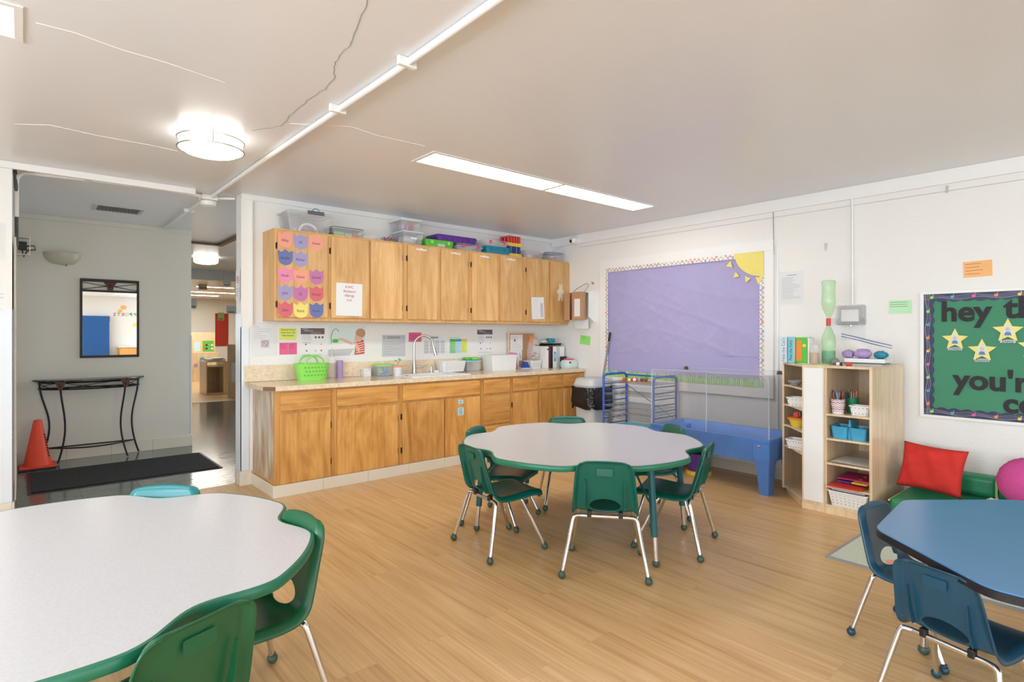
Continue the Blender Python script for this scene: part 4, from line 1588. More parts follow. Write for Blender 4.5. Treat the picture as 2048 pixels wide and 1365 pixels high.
# bag of scraps in the small basket
t = thing('bag_of_scraps', 'clear plastic bag of colourful scraps with orange tie in a small basket', 'bag', (-.475, -.165, ZC + .012))
b = MB()
loft(b, [ovring(.13, .085, .0), ovring(.165, .10, .09), ovring(.18, .10, .2), ovring(.16, .07, .30), ovring(.13, .03, .34)])
rg = random.Random(3)
for v in b.bm.verts:
    v.co += Vector((rg.uniform(-.005, .005), rg.uniform(-.005, .005), rg.uniform(-.004, .004)))
b.build('bag', M['clear'], t)
MB().tube([(-.05, 0, .30), (-.055, -.02, .34), (-.04, -.01, .37), (-.06, 0, .385)], [.02, .022, .014, .006], 8).build('tie', M['orange'], t)
for i in range(22):
    p = (rg.uniform(-.045, .045), rg.uniform(-.025, .025), rg.uniform(.015, .19))
    MB().sph(p, rg.uniform(.012, .02), 1, 1, .7, n=8).build('scrap', M[('green2', 'coral', 'white', 'lav', 'softpink', 'redc', 'lgrey')[i % 7]], t)
for k, (x0, x1, h, m, lab) in enumerate(((-.375, -.335, .27, 'white', 'narrow white ring binder with a clip, next to the bag of scraps'),
                                         (-.333, -.305, .275, 'dkred', 'narrow dark red binder between white and black binders'),
                                         (-.303, -.262, .27, 'black', 'black ring binder left of the blue-labelled one'),
                                         (-.26, -.195, .265, 'white', 'white ring binder with a blue spine label'),
                                         (-.193, -.145, .265, 'lgrey', 'pale grey ring binder right of the blue-labelled one'),
                                         (-.143, -.06, .262, 'white', 'wide white ring binder, rightmost of the row'))):
    t = thing('ring_binder', lab, 'binder', ((x0 + x1) / 2, -.165, ZC), group='binders at the end of the worktop')
    w = (x1 - x0) / 2 - .001
    MB().box(-w, w, -.125, .125, 0, h, bev=.003).build('cover', M[m], t)
    if k == 3:
        MB().box(-.018, .018, -.1265, -.1255, .08, .20).build('spine_label', M['sky'], t)
        MB().box(-.005, .005, -.127, -.1266, .12, .175).build('spine_lettering', M['white'], t)
    if k == 0:
        MB().box(-.014, .014, -.131, -.1255, .225, .24, bev=.003).build('clip', M['black'], t)
    if k == 1:
        MB().cyl((0, -.1255, .05), (0, -.129, .05), .008, n=12).build('finger_hole', M['black'], t)
tag(MB().box(-.11, .13, -.11, .11, 0, .012, bev=.003).box(-.02, .14, -.112, .11, .0121, .03, bev=.003).build('document_tray', M['black'], loc=(-.235, -.16, ZC + .2755), rot=(0, 0, 0)), 'black tray lying across the tops of the binders', 'tray')
tag(MB().box(-.13, .15, -.11, .11, 0, .004).build('loose_papers', M['lgrey'], loc=(-.235, -.16, ZC + .3062)), 'loose pale papers on the black tray', 'papers')
t = thing('teal_bowl', 'small teal spotted tin on top of the papers in the corner', 'tin', (-.185, -.17, ZC + .3104))
MB().lathe([(0, 0), (.045, 0), (.055, .012), (.055, .05), (.05, .055), (0, .055)]).build('body', M['tealp'], t)
for i in range(9):
    a = math.radians(200 + i * 18)
    MB().sph((.0548 * math.cos(a), .0548 * math.sin(a), .02 + .018 * (i % 2)), .006, 1, 1, 1, n=8).build('spot', M['cyan'], t)
tag(craft_lump('beige_cloth', '', '', (-.30, -.17, ZC + .3104), .10, .08, .035, 'cream', 3), 'small crumpled tan cloth on the loose papers', 'cloth')
t = thing('cd_player', 'pale mint portable player on the right end of the worktop', 'player', (-.115, -.42, ZC))
b = MB()
loft(b, [[(x, y, .0) for x, y in rrect(.19, .13, .05)], [(x, y, .02) for x, y in rrect(.215, .155, .06)], [(x, y, .075) for x, y in rrect(.215, .155, .06)], [(x, y, .10) for x, y in rrect(.17, .12, .05)]])
b.build('body', M['mint'], t)
MB().box(-.07, -.045, -.0785, -.074, .065, .082).build('display', M['black'], t)
MB().lathe([(0, .1003), (.06, .1003), (.065, .112), (.05, .118), (0, .119)]).build('disc_lid', M['pink'], t)
tag(MB().box(-.045, .045, -.02, .02, 0, .14, bev=.008).build('black_speaker', M['black'], loc=(-.105, -.315, ZC)), 'small black speaker behind the mint player', 'speaker')


# ================================================================ papers on the wall behind the worktop
def sheet(name, label, cat, x, z, w, h, m, rotm=ROT_BACK, plane=None, group=None, tilt=0.0, th=.001, gap=.0004):
    """flat sheet on the back wall (x, z) or, with plane='r', on the right wall (y, z)"""
    if plane == 'r':
        loc, rot = (-gap, x, z), (R90, tilt, -R90)
        rot = Matrix.Rotation(-R90, 3, 'Z') @ Matrix.Rotation(R90, 3, 'X') @ Matrix.Rotation(tilt, 3, 'Z')
    else:
        loc = (x, -gap, z)
        rot = Matrix.Rotation(R90, 3, 'X') @ Matrix.Rotation(tilt, 3, 'Z')
    o = MB().box(-w / 2, w / 2, -h / 2, h / 2, 0, th).build(name, M[m], loc=loc)
    o.rotation_euler = rot.to_euler()
    return tag(o, label, cat, group)


def lines(par, x0, x1, y0, y1, n, m='greyink', frac=(.5, 1), th=.0014, seed=0, thick=.0022, name='printed_lines'):
    rg = random.Random(seed)
    b = MB()
    for i in range(n):
        y = y1 - (y1 - y0) * (i + .5) / n
        b.box(x0, x0 + (x1 - x0) * rg.uniform(*frac), y - thick / 2, y + thick / 2, th - .0003, th + .0002)
    return b.build(name, M[m], par)


def rect(par, name, x0, x1, y0, y1, m, z=.0012, lab=None):
    return MB().box(x0, x1, y0, y1, z - .0003, z).build(name, M[m], par, label=lab)


o = sheet('notice', 'white typed letter in a clear sleeve at far left above the worktop', 'notice', -3.592, 1.275, .215, .285, 'paper')
lines(o, -.085, .085, .0, .12, 6, frac=(.15, 1), seed=1)
rect(o, 'symbol_box', -.03, .045, -.075, -.005, 'lgrey', .0014)
MB().tube([(.0075 + .024 * math.cos(a * math.pi / 10), -.04 + .024 * math.sin(a * math.pi / 10), .0017) for a in range(20)], .002, 5, closed=True).tube([(-.01, -.023, .0017), (.025, -.057, .0017)], .002, 5).build('no_smoking_ring', M['redink'], o)
MB().box(-.11, .11, -.15, .15, .0022, .0026).build('sleeve', M['sleeve'], o)
o = sheet('note', 'yellow handwritten note above the lime basket', 'note', -3.383, 1.322, .155, .11, 'noteyellow')
text('handwriting', 'Welcome Parents\nWrite Down The\nDaily Schedule', .02, M['ink'], o, (0, .012, .0012), space=1.3, sx=.9)
for x, lab in ((-3.42, 'left'), (-3.34, 'right')):
    o = sheet('note', 'pink handwritten note, %s of a pair under the yellow note' % lab, 'note', x, 1.188, .078, .108, 'notepink')
    lines(o, -.032, .032, -.005, .045, 3, 'ink', seed=3)


def covid(x, z, w, h, lab):
    o = sheet('health_poster', lab, 'poster', x, z, w, h, 'paper')
    rect(o, 'banner', -w / 2 + .004, w / 2 - .004, h / 2 - .065, h / 2 - .008, 'dgrey', .0013)
    text('title', 'STEPS TO', .013, M['white'], o, (-w * .3, h / 2 - .018, .0015))
    text('title', 'MINIMIZE RISK OF', .013, M['white'], o, (-w * .16, h / 2 - .033, .0015), sx=.8)
    text('title', 'COVID-19', .021, M['coral'], o, (w * .12, h / 2 - .052, .0015))
    for i in range(3):
        MB().cyl((w * (.12 + .14 * i), h * .16, .001), (w * (.12 + .14 * i), h * .16, .0015), w * .045, n=16).build('icon', M['dgrey'], o)
    lines(o, -w * .42, -w * .02, h * .05, h * .25, 4, seed=5)
    lines(o, -w * .42, -w * .05, -h * .05, -h * .0, 2, seed=6)
    for i, (a, c) in enumerate(((-.28, -.08), (.35, -.08), (-.25, -.30), (.12, -.30), (.35, -.30))):
        MB().cyl((w * a, h * c, .001), (w * a, h * c, .0014), w * .035, n=12).build('icon', M['redink' if i % 2 == 0 else 'coral'], o)
    lines(o, -w * .42, w * .42, -h * .47, -h * .42, 1, 'ink', seed=2)
    return o


covid(-3.152, 1.247, .235, .275, 'health steps poster with a dark banner above the lime basket')
covid(-1.10, 1.235, .235, .29, 'health steps poster with a dark banner above the large white tub')
# photograph of a child at a basin
o = sheet('photo_print', 'colour photo print of a child reaching into a white basin', 'photo print', -2.805, 1.255, .40, .305, 'paper')
rect(o, 'tiled_wall', -.195, .185, -.145, .148, 'mint')
MB().prism([(-.195, -.145), (.04, -.145), (.08, -.05), (.10, -.02), (-.195, -.035)], .0012, .0016).build('basin', M['white'], o)
MB().prism([(-.195, -.145), (.02, -.145), (.07, -.075), (-.195, -.085)], .0016, .0018).build('basin_shadow_side', M['lgrey'], o, label='grey outer side of the basin')
MB().tube([(-.165, -.02, .0018), (-.172, .04, .0018), (-.15, .1, .0018), (-.12, .12, .0018), (-.09, .09, .0018)], .004, 6).build('tap', M['grey'], o)
MB().sph((-.125, .0, .0016), .028, 1.2, .7, .05, n=14).build('green_soap', M['green2'], o)
MB().prism([(-.10, .012), (-.085, .028), (-.03, .02), (.045, -.015), (.06, -.04), (.02, -.035), (-.05, .0)], .0016, .002).build('arm', M['skin'], o)
MB().sph((.115, .035, .0018), .05, .85, 1, .03, n=20).build('face', M['skin'], o)
MB().sph((.135, .075, .002), .055, .95, .85, .035, n=20).build('hair', M['card'], o)
MB().prism([(.10, -.005), (.165, .01), (.178, -.05), (.175, -.13), (.07, -.14), (.08, -.06)], .0016, .0021).build('shirt', M['redc'], o)
for i in range(5):
    MB().prism([(.085, -.03 - i * .022), (.172, -.015 - i * .022), (.172, -.022 - i * .022), (.085, -.038 - i * .022)], .0021, .0023).build('shirt_stripe', M['white'], o)
MB().prism([(.075, -.03), (.10, -.03), (.135, -.09), (.12, -.115), (.095, -.10)], .0022, .0027).build('forearm', M['skin'], o)
MB().sph((.075, -.02, .002), .018, 1, 1, .1, n=12).build('hand', M['skin'], o)
o = sheet('mask_poster', 'pale printed face-covering poster left of the tap', 'poster', -2.297, 1.2, .27, .225, 'lgrey')
lines(o, -.08, .08, .07, .1, 2, 'ink', frac=(.9, 1), thick=.005)
for s in (-1, 1):
    MB().tube([(s * .108 + .012 * math.cos(a * math.pi / 8), .085 + .012 * math.sin(a * math.pi / 8), .0012) for a in range(16)], .0014, 5, closed=True).build('icon', M['ink'], o)
lines(o, -.11, .11, -.1, .055, 6, frac=(.3, .9), seed=8)
o = sheet('note', 'pink handwritten note behind the top of the tap', 'note', -2.044, 1.288, .155, .10, 'notepink')
lines(o, -.07, .07, -.03, .045, 4, 'ink', seed=9)
o = sheet('handwashing_chart', 'pale grid chart of hand-washing pictures right of the tap', 'chart', -1.797, 1.187, .30, .23, 'paper')
lines(o, -.05, .05, .085, .105, 2, 'ink', frac=(.8, 1), thick=.005)
for i in range(4):
    for j in range(4):
        rect(o, 'picture', -.135 + i * .07, -.078 + i * .07, .028 - j * .035, .06 - j * .035, 'lgrey', .0013)
o = sheet('colour_chart', 'chart with green, blue and yellow columns under the wall cabinets', 'chart', -1.478, 1.185, .28, .24, 'paper')
for x, m1, m2 in ((-.12, 'bottlegreen', 'green2'), (-.04, 'paleblue', 'sky'), (.04, 'noteyellow', 'yellow')):
    rect(o, 'column', x, x + .079, -.08, .05, m1)
    rect(o, 'column_head', x, x + .079, .05, .08, m2, .0014)
    lines(o, x + .008, x + .07, -.07, .04, 5, 'grey', seed=2, th=.0015)
lines(o, -.12, .10, .085, .105, 1, 'ink', seed=3)
# framed cork board
t = thing('cork_board', 'small cork board with wooden frame standing on the worktop near the corner', 'cork board', (-.555, -.0245, 1.1215), ROT_BACK)
b = MB()
w, h = .43, .44
b.box(-w / 2, w / 2, h / 2 - .016, h / 2, -.003, .018).box(-w / 2, w / 2, -h / 2, -h / 2 + .016, -.003, .018).box(-w / 2, -w / 2 + .016, -h / 2 + .016, h / 2 - .016, -.003, .018).box(w / 2 - .016, w / 2, -h / 2 + .016, h / 2 - .016, -.003, .018)
b.build('frame', M['birch'], t)
MB().box(-w / 2 + .016, w / 2 - .016, -h / 2 + .016, h / 2 - .016, -.002, .008).build('cork', M['card'], t)
o = MB().box(-.18, .02, .0, .19, .0084, .0094).build('pinned_sheet', M['paper'], t)
lines(o, -.165, .01, .02, .18, 8, th=.0097, seed=4)
MB().cyl((-.11, .12, .0094), (-.11, .12, .0098), .016, n=14).build('picture', M['redink'], o)
o = MB().box(-.19, .01, -.13, -.002, .0084, .0094).build('pinned_sheet', M['paper'], t)
for x, y in ((-.14, -.05), (-.1, -.07), (-.03, -.05), (-.02, -.08)):
    MB().tube([(x, y - .018, .0097), (x + .008, y, .0097), (x, y + .018, .0097)], .0022, 5).build('doodle', M['ink'], o)


# ================================================================ purple bulletin board in its white casing (right wall)
def rp(y, z):
    """right-wall frame: u grows towards -y"""
    return (-y, z)


t = thing('bulletin_board', 'large purple paper bulletin board with flower border and corner sun', 'bulletin board', (-.0008, -1.87, 1.48), ROT_RIGHT)
BW, BH = .945, .612              # half sizes of the paper
CW = 1.03
b = MB()
for (x0, x1, y0, y1) in ((-CW, CW, BH, BH + .10), (-CW, CW, -BH - .14, -BH), (-CW, -BW, -BH, BH), (BW, CW, -BH, BH)):
    b.box(x0, x1, y0, y1, 0, .022, bev=.002)
b.build('casing', M['trimwhite'], t)
# wavy butcher paper in two overlapping sheets
def paper_grid(x0, x1, y0, y1, z, amp, seed, nx=60, ny=36, creased=False):
    b = MB()
    rg = random.Random(seed)
    ph = [rg.uniform(0, 6) for _ in range(8)]
    G = []
    for j in range(ny + 1):
        row = []
        for i in range(nx + 1):
            x, y = x0 + (x1 - x0) * i / nx, y0 + (y1 - y0) * j / ny
            h = math.sin(x * 9 + ph[0] + 1.5 * math.sin(y * 4 + ph[1])) + .7 * math.sin(y * 13 + x * 7 + ph[2]) + .6 * math.sin(x * 23 - y * 9 + ph[3]) + .5 * math.sin(x * 5 + y * 19 + ph[4])
            if creased:
                # sharp folds: ridged waves in several directions
                h = 0
                for (fx, fy, a, q) in ((1.2, 8.5, 1.1, 0), (9.5, -4.5, .9, 1), (4.5, 10, .7, 2), (15, 7, .5, 3), (7, -14, .5, 4), (11, .8, .8, 5)):
                    s_ = math.sin(x * fx + y * fy + ph[q] + 1.3 * math.sin(x * 2.3 + y * 3.1 + ph[q]))
                    h += a * (1 - abs(s_)) ** 3
                h = h * 1.5 - 2.8 + .5 * math.sin(x * 3 + ph[6])
            row.append(b.bm.verts.new((x, y, z + amp * max(0, h + 2.8) / 3.0)))
        G.append(row)
    for j in range(ny):
        for i in range(nx):
            f = b.bm.faces.new((G[j][i], G[j][i + 1], G[j + 1][i + 1], G[j + 1][i]))
            f.smooth = True
    return b


paper_grid(-BW, BW, -BH, -.36, .002, .002, 1, ny=12).build('paper_sheet', M['purplepaper'], t)
paper_grid(-BW, BW, -.37, BH, .004, .0085, 2, 130, 64, True).build('paper_sheet', M['purplepaper'], t)


def scallop(b, x0, y0, x1, y1, w, side, z=.012, step=.036, amp=.008):
    """strip with a wavy inner edge from (x0,y0) to (x1,y1); side = direction of the inner edge"""
    d = Vector((x1 - x0, y1 - y0))
    ln = d.length
    d.normalize()
    nrm = Vector((-d.y, d.x)) * side
    k = max(2, int(ln / step)) * 6
    prev = None
    for i in range(k + 1):
        s = ln * i / k
        p = Vector((x0, y0)) + d * s
        q = p + nrm * (w + amp * abs(math.sin(math.pi * s / step)))
        cur = (b.bm.verts.new((p.x, p.y, z)), b.bm.verts.new((q.x, q.y, z)))
        if prev:
            b.bm.faces.new((prev[0], cur[0], cur[1], prev[1]))
        prev = cur
    return b


b = MB()
scallop(b, -BW, BH, BW, BH, .042, -1, .0225)
scallop(b, -BW, -BH, -BW, BH, .034, -1, .0227)
scallop(b, BW, -BH, BW, BH, .034, 1, .0227)
FC = ('redc', 'orange', 'green2', 'sky', 'peri', 'pink', 'yellow')
rg = random.Random(11)
spots = []
for i in range(78):
    spots.append((-BW + .014 + i * (2 * BW - .03) / 77, BH - .014 - .018 * (i % 2) + rg.uniform(-.004, .004)))
for i in range(52):
    spots.append((-BW + .010 + .014 * (i % 2), -BH + .03 + i * (2 * BH - .08) / 51))
    spots.append((BW - .010 - .014 * (i % 2), -BH + .03 + i * (2 * BH - .08) / 51))
for i, (x, y) in enumerate(spots):
    r = rg.uniform(.007, .013)
    for k in range(5):
        a = k * 2 * math.pi / 5 + i
        b.cyl((x + r * .7 * math.cos(a), y + r * .7 * math.sin(a), .0227), (x + r * .7 * math.cos(a), y + r * .7 * math.sin(a), .0236), r * .42, n=7, mi=1 + rg.randrange(7))
b.build('flower_border', [M['white']] + [M[c] for c in FC], t)
# fringed grass strip
b = MB()
x = -BW
i = 0
while x < BW - .01:
    w = rg.uniform(.004, .009)
    h = rg.uniform(.055, .085)
    z = .0248 + .0004 * (i % 3)
    b.quad((x, -BH - .045, z), (x + w, -BH - .045, z), (x + w + rg.uniform(-.004, .004), -BH - .045 + h, z), (x + rg.uniform(-.003, .003), -BH - .045 + h * .9, z), mi=i % 4)
    x += w * .8
    i += 1
b.build('grass_strip', [M['palegreen'], M['bottlegreen'], M['green2'], M['noteyellow']], t)
# quarter sun and its rays
pts = [(BW, BH)]
for i in range(17):
    a = math.radians(180 + 90 * i / 16)
    pts.append((BW + .285 * math.cos(a), BH + .235 * math.sin(a)))
sun = MB().prism(pts, .0235, .0255).build('paper_sun', M['lemon'], t)
for (x, y, r, a) in ((-.335, -.10, .04, 195), (-.27, -.205, .036, 220), (-.16, -.25, .036, 245), (-.045, -.265, .045, 262)):
    cx_, cy_ = BW + x, BH + y
    a = math.radians(a)
    MB().prism([(cx_ + r * math.cos(a), cy_ + r * math.sin(a)), (cx_ + r * math.cos(a + 2.1), cy_ + r * math.sin(a + 2.1)), (cx_ + r * math.cos(a - 2.1), cy_ + r * math.sin(a - 2.1))], .0235, .0255).build('sun_ray', M['lemon'], t)

# hanging cord and clip beside the board
t = thing('pull_cord', 'thin dark cord hanging from the ceiling beside the purple board', 'cord', (-.012, -2.90, HC))
MB().tube([(0, 0, -.002), (0, -.004, -.06), (0, .004, -.10), (0, 0, -.42)], .002, 6).build('cord', M['ink'], t)
MB().cyl((0, 0, -.42), (0, 0, -.50), .006, .004, n=8).build('toggle', M['beige'], t)
struct(MB().tube([(-.006, -2.935, .15), (-.006, -2.935, 2.13)], .008, 8).build('trim_cable_cover', M['trimwhite']))

# ================================================================ green board
t = thing('bulletin_board', 'green bulletin board lettered hey th and you\'re co, at the right photo edge', 'bulletin board', (-.0008, -4.80, 1.168), ROT_RIGHT)
GW, GH = .755, .455
b = MB()
for (x0, x1, y0, y1) in ((-GW - .025, GW + .025, GH, GH + .022), (-GW - .025, GW + .025, -GH - .022, -GH), (-GW - .025, -GW, -GH, GH), (GW, GW + .025, -GH, GH)):
    b.box(x0, x1, y0, y1, 0, .018, bev=.002)
b.build('frame', M['trimwhite'], t)
paper_grid(-GW, GW, -GH, GH, .002, .004, 5, nx=40, ny=24).build('paper_sheet', M['greenpaper'], t)
b = MB()
scallop(b, -GW, GH, GW, GH, .048, -1, .0112, .075, .014)
scallop(b, -GW, -GH, GW, -GH, .048, 1, .0112, .075, .014)
scallop(b, -GW, -GH, -GW, GH, .052, -1, .0114, .075, .014)
scallop(b, GW, -GH, GW, GH, .052, 1, .0114, .075, .014)
bk = b.build('black_border', M['navy2'], t)
wv = [MB() for _ in range(3)]
for li in range(3):
    for (ax, x0, x1, yc) in (('h', -GW, GW, GH - .026), ('h', -GW, GW, -GH + .026), ('v', -GH, GH, -GW + .026)):
        pts = []
        k = 60 if ax == 'h' else 36
        for i in range(k + 1):
            s = x0 + (x1 - x0) * i / k
            o_ = yc + (li - 1) * .010 + .007 * math.sin(s * 26 + li * .5)
            pts.append((s, o_, .0122) if ax == 'h' else (o_, s, .0124))
        wv[li].tube(pts, .0013, 4)
for li, c in enumerate(('lgrey', 'grey', 'lav')):
    wv[li].build('stave_lines', M[c], bk)
for i in range(12):
    x = -GW + .05 + i * .125
    for yy in (GH - .025, -GH + .025):
        MB().cyl((x, yy, .0122), (x, yy, .0136), .011, n=8).box(x + .007, x + .011, yy, yy + .022, .0122, .0134).build('note_motif', M[('lime', 'sky', 'pink', 'orange', 'yellow')[i % 5]], bk)
for i in range(8):
    y = -GH + .08 + i * .1
    MB().cyl((-GW + .026, y, .0124), (-GW + .026, y, .0138), .011, n=8).box(-GW + .033, -GW + .037, y, y + .022, .0124, .0136).build('note_motif', M[('orange', 'sky', 'lime', 'pink', 'yellow')[i % 5]], bk)


def gpos(y, z):
    return (-(y + 4.80), z - 1.168)


BOLD = .006
for s, y, z, sz in (('hey', -4.295, 1.482, .205), ('th', -4.60, 1.50, .205), ("you're", -4.485, .985, .20), ('co', -4.60, .835, .19)):
    u, v = gpos(y, z)
    text('letters', s, sz, M['blackpaper'], t, (u, v, .012), ext=.001, bold=BOLD, sx=1.0)


def star(y, z, r, nm, last=False):
    u, v = gpos(y, z)
    pts = []
    for k in range(10):
        rr = r if k % 2 == 0 else r * .46
        a = math.radians(90 + 36 * k)
        pts.append((u + rr * math.cos(a), v + rr * math.sin(a)))
    s = MB().prism(pts, .012, .0132).build('paper_star', M['lemon'], t)
    ph = [(u - r * .30, v - r * .38), (u + r * .30, v - r * .38), (u + r * .26, v + r * .12), (u + r * .10, v + r * .5), (u - r * .10, v + r * .5), (u - r * .26, v + r * .12)]
    MB().prism(ph, .0133, .0138).build('photo', M['paleblue'], s)
    MB().sph((u, v + r * .12, .0138), r * .17, .85, 1, .05, n=12).build('portrait', M['skin'], s)
    MB().prism([(u - r * .24, v - r * .36), (u + r * .24, v - r * .36), (u + r * .14, v - r * .08), (u - r * .14, v - r * .08)], .0138, .0142).build('portrait_shirt', M['peri'], s)
    MB().box(u - .042, u + .042, v - r * .95, v - r * .70, .012, .013).build('name_tag', M['lgrey'], s)
    if nm:
        text('name', nm, .028, M['ink'], s, (u, v - r * .82, .0134))


star(-4.236, 1.282, .083, 'Owen')
star(-4.392, 1.205, .085, 'Alanna')
star(-4.533, 1.345, .088, 'Daisy')
star(-4.665, 1.238, .085, '')

# ================================================================ papers and boxes on the right wall
o = sheet('note', 'orange handwritten note high above the green board', 'note', -4.365, 1.793, .165, .115, 'noteorange', plane='r', tilt=.03)
lines(o, -.07, .075, -.045, .05, 4, 'ink', frac=(.5, 1), seed=4)
o = sheet('note', 'pale green wrinkled note on the wall left of the green board', 'note', -3.888, 1.535, .155, .105, 'palegreen', plane='r')
lines(o, -.07, .07, -.005, .045, 3, 'ink', frac=(.8, 1), seed=4)
o = sheet('note', 'bright green note low on the wall between towel dispenser and broom', 'note', -.585, 1.245, .17, .11, 'neon', plane='r', tilt=-.12)
lines(o, -.06, .05, .0, .045, 2, 'ink', seed=4)
o = sheet('schedule_sheet', 'printed schedule in a clear sleeve right of the purple board', 'schedule', -3.055, 1.745, .19, .26, 'paper', plane='r')
lines(o, -.04, .045, .098, .112, 1, 'greyink', frac=(1, 1), thick=.006)
lines(o, -.085, .085, -.11, .09, 17, 'greyink', frac=(.5, 1), seed=4)
MB().box(-.105, .105, -.155, .14, .0026, .003).build('sleeve', M['sleeve'], o)
o = sheet('sign', 'white sign in a shiny sleeve on the wall behind the green bottle', 'sign', -3.50, 1.36, .27, .17, 'paper', plane='r')
lines(o, -.07, .09, .035, .055, 1, 'greyink', frac=(1, 1), thick=.010)
MB().box(-.145, .145, -.09, .095, .0026, .003).build('sleeve', M['sleeve'], o)
t = thing('thermostat_box', 'clear locking cover over a thermostat below the vertical conduit', 'thermostat', (-.0008, -3.545, 1.48), ROT_RIGHT)
MB().box(-.075, .055, -.055, .045, 0, .03, bev=.006).build('thermostat', M['white'], t)
b = MB()
tub_mesh(b, .215, .165, .055, 1.0, .015, .003, .004)
b.build('cover_frame', M['clear'], t)
MB().box(-.1, .1, -.075, .075, .052, .055).build('cover_front', M['clear'], t)
MB().cyl((0, -.083, .03), (0, -.093, .03), .010, n=14).build('lock', M['steel'], t)
tag(MB().cyl((-.0, 0, 0), (-.012, 0, 0), .012, n=12).cyl((-.004, 0, -.012), (-.006, 0, -.055), .009, .004, n=10).build('adhesive_hook', M['lgrey'], loc=(-.0008, -3.343, 2.09)), 'small translucent adhesive hook high above the green bottle', 'hook')
tag(MB().cyl((0, 0, 0), (-.02, 0, 0), .006, n=10).cyl((-.018, 0, 0), (-.022, 0, -.05), .005, n=10).build('wall_hook', M['beige'], loc=(-.0008, -4.19, 2.42)), 'small hook high on the wall near the ceiling above the orange note', 'hook')
t = thing('security_camera', 'small white dome security camera in the top corner beside the cabinets', 'camera', (-.019, -.46, 2.475))
MB().cyl((0, 0, 0), (-.03, 0, 0), .052, .048, n=24).build('mount', M['white'], t)
MB().sph((-.052, 0, 0), .042, n=20).build('housing', M['white'], t)
MB().cyl((-.078, .012, -.008), (-.096, .017, -.012), .022, .018, n=18).build('lens', M['black'], t)
struct(MB().tube([(-.019, -.42, 2.50), (-.012, -.2, 2.43), (-.012, -.02, 2.40)], .002, 5).build('trim_camera_wire', M['lgrey']))
struct(MB().tube([(-.003, -.5, 2.452 - .06), (-.003, -2.9, 2.39), (-.003, -5.4, 2.385)], .0028, 5).build('trim_wire', M['lgrey']))

# paper towel dispenser with brown carton hung on it
t = thing('towel_dispenser', 'white metal paper towel dispenser with a paper towel hanging out', 'towel dispenser', (-.001, -.60, 1.655))
b = MB()
b.box(-.022, 0, -.15, .15, -.19, .18, bev=.003).prism([(-.022, -.19), (-.11, -.13), (-.11, .17), (-.022, .18)], -.15, -.135, 'xz').box(-.11, -.022, .135, .15, -.13, .17, bev=.002)
b.box(-.11, -.022, -.135, .135, .16, .175, bev=.002)
b.build('housing', M['white'], t)
MB().box(-.085, -.08, -.11, .11, -.27, -.16).build('paper_towel', M['paper'], t)
t = thing('cardboard_box', 'open brown carton wired in front of the towel dispenser', 'box', (-.118, -.58, 1.66))
b = MB()
b.box(-.004, 0, -.12, .15, -.17, .165).box(-.085, -.004, .146, .15, -.17, .165).box(-.085, -.004, -.12, -.116, -.17, .165).box(-.085, -.004, -.116, .146, -.17, -.166).box(-.089, -.085, -.12, .02, -.17, .165).box(-.089, -.085, .06, .15, -.17, .165)
b.build('carton', M['card'], t)
MB().box(-.0915, -.0895, -.11, -.02, -.13, .08).build('printed_label', M['paper'], t)
MB().tube(smooth_path([(-.03, .06, .165), (-.02, .0, .21), (.03, -.10, .27), (.04, -.14, .25), (.0, -.10, .165)], .03), .003, 6).build('hanging_wire', M['brown'], t)
tag(MB().cyl((0, 0, 0), (-.02, 0, 0), .012, n=12).cyl((-.018, 0, 0), (-.03, 0, .02), .007, n=8).build('wall_peg', M['card'], loc=(-.001, -.72, 1.93)), 'small wooden peg above the towel dispenser', 'peg')

# ================================================================ trash can, broom
t = thing('trash_can', 'tall grey swing-lid trash can with black liner beside the base cabinets', 'trash can', (-.275, -.94, 0))
b = MB()
R1 = lambda k, z: [(x, y, z) for x, y in rrect(.36 * k, .30 * k, .07, 5)]
loft(b, [R1(.82, 0), R1(.98, .70), R1(.98, .725)], cap1=True)
b.build('bin_body', M['lgrey'], t)
b = MB()
loft(b, [R1(1.03, .7255), R1(1.05, .745), R1(1.0, .76), R1(.93, .805), R1(.82, .82)])
b.build('swing_lid', M['lgrey'], t)
b = MB()
rg = random.Random(8)
rings = []
for z in (.49, .52, .55, .60, .65, .69, .72):
    rings.append([(x * (1 + rg.uniform(-.05, .05)), y * (1 + rg.uniform(-.06, .06)), z + (rg.uniform(-.03, .02) if z == .49 else 0)) for x, y in rrect(.40, .335, .07, 9)])
loft(b, rings, cap0=False, cap1=False)
b.build('bin_liner', M['liner'], t, label='black crinkled plastic liner')
t = thing('broom', 'broom with grey tube handle leaning behind the trash can', 'broom', (0, 0, 0))
MB().cyl((-.042, -.755, .12), (-.042, -.99, 1.235), .010, n=12).build('handle', M['grey'], t)
MB().cyl((-.042, -.990, 1.2355), (-.042, -1.012, 1.34), .0115, n=12).build('grip', M['black'], t)
MB().box(-.06, -.020, -.765, -.64, .0, .13, bev=.01).build('brush', M['dgrey'], t)

# ================================================================ art drying rack
t = thing('drying_rack', 'blue metal art drying rack with wire shelves left of the water tub', 'drying rack', (0, 0, 0))
RY0, RY1, RX0, RX1 = -1.262, -1.905, -.455, -.06
RZ = .885


def rack_side(y):
    fr = MB().tube(smooth_path([(RX0, y, .0), (RX0, y, RZ), (RX1, y, RZ), (RX1, y, 0)], .06), .0125, 10).build('side_frame', M['royal'], t)
    for i in range(12):
        z = .10 + i * .062
        MB().cyl((RX0, y, z), (RX1, y, z), .006, n=8).build('rung', M['royal'], fr)


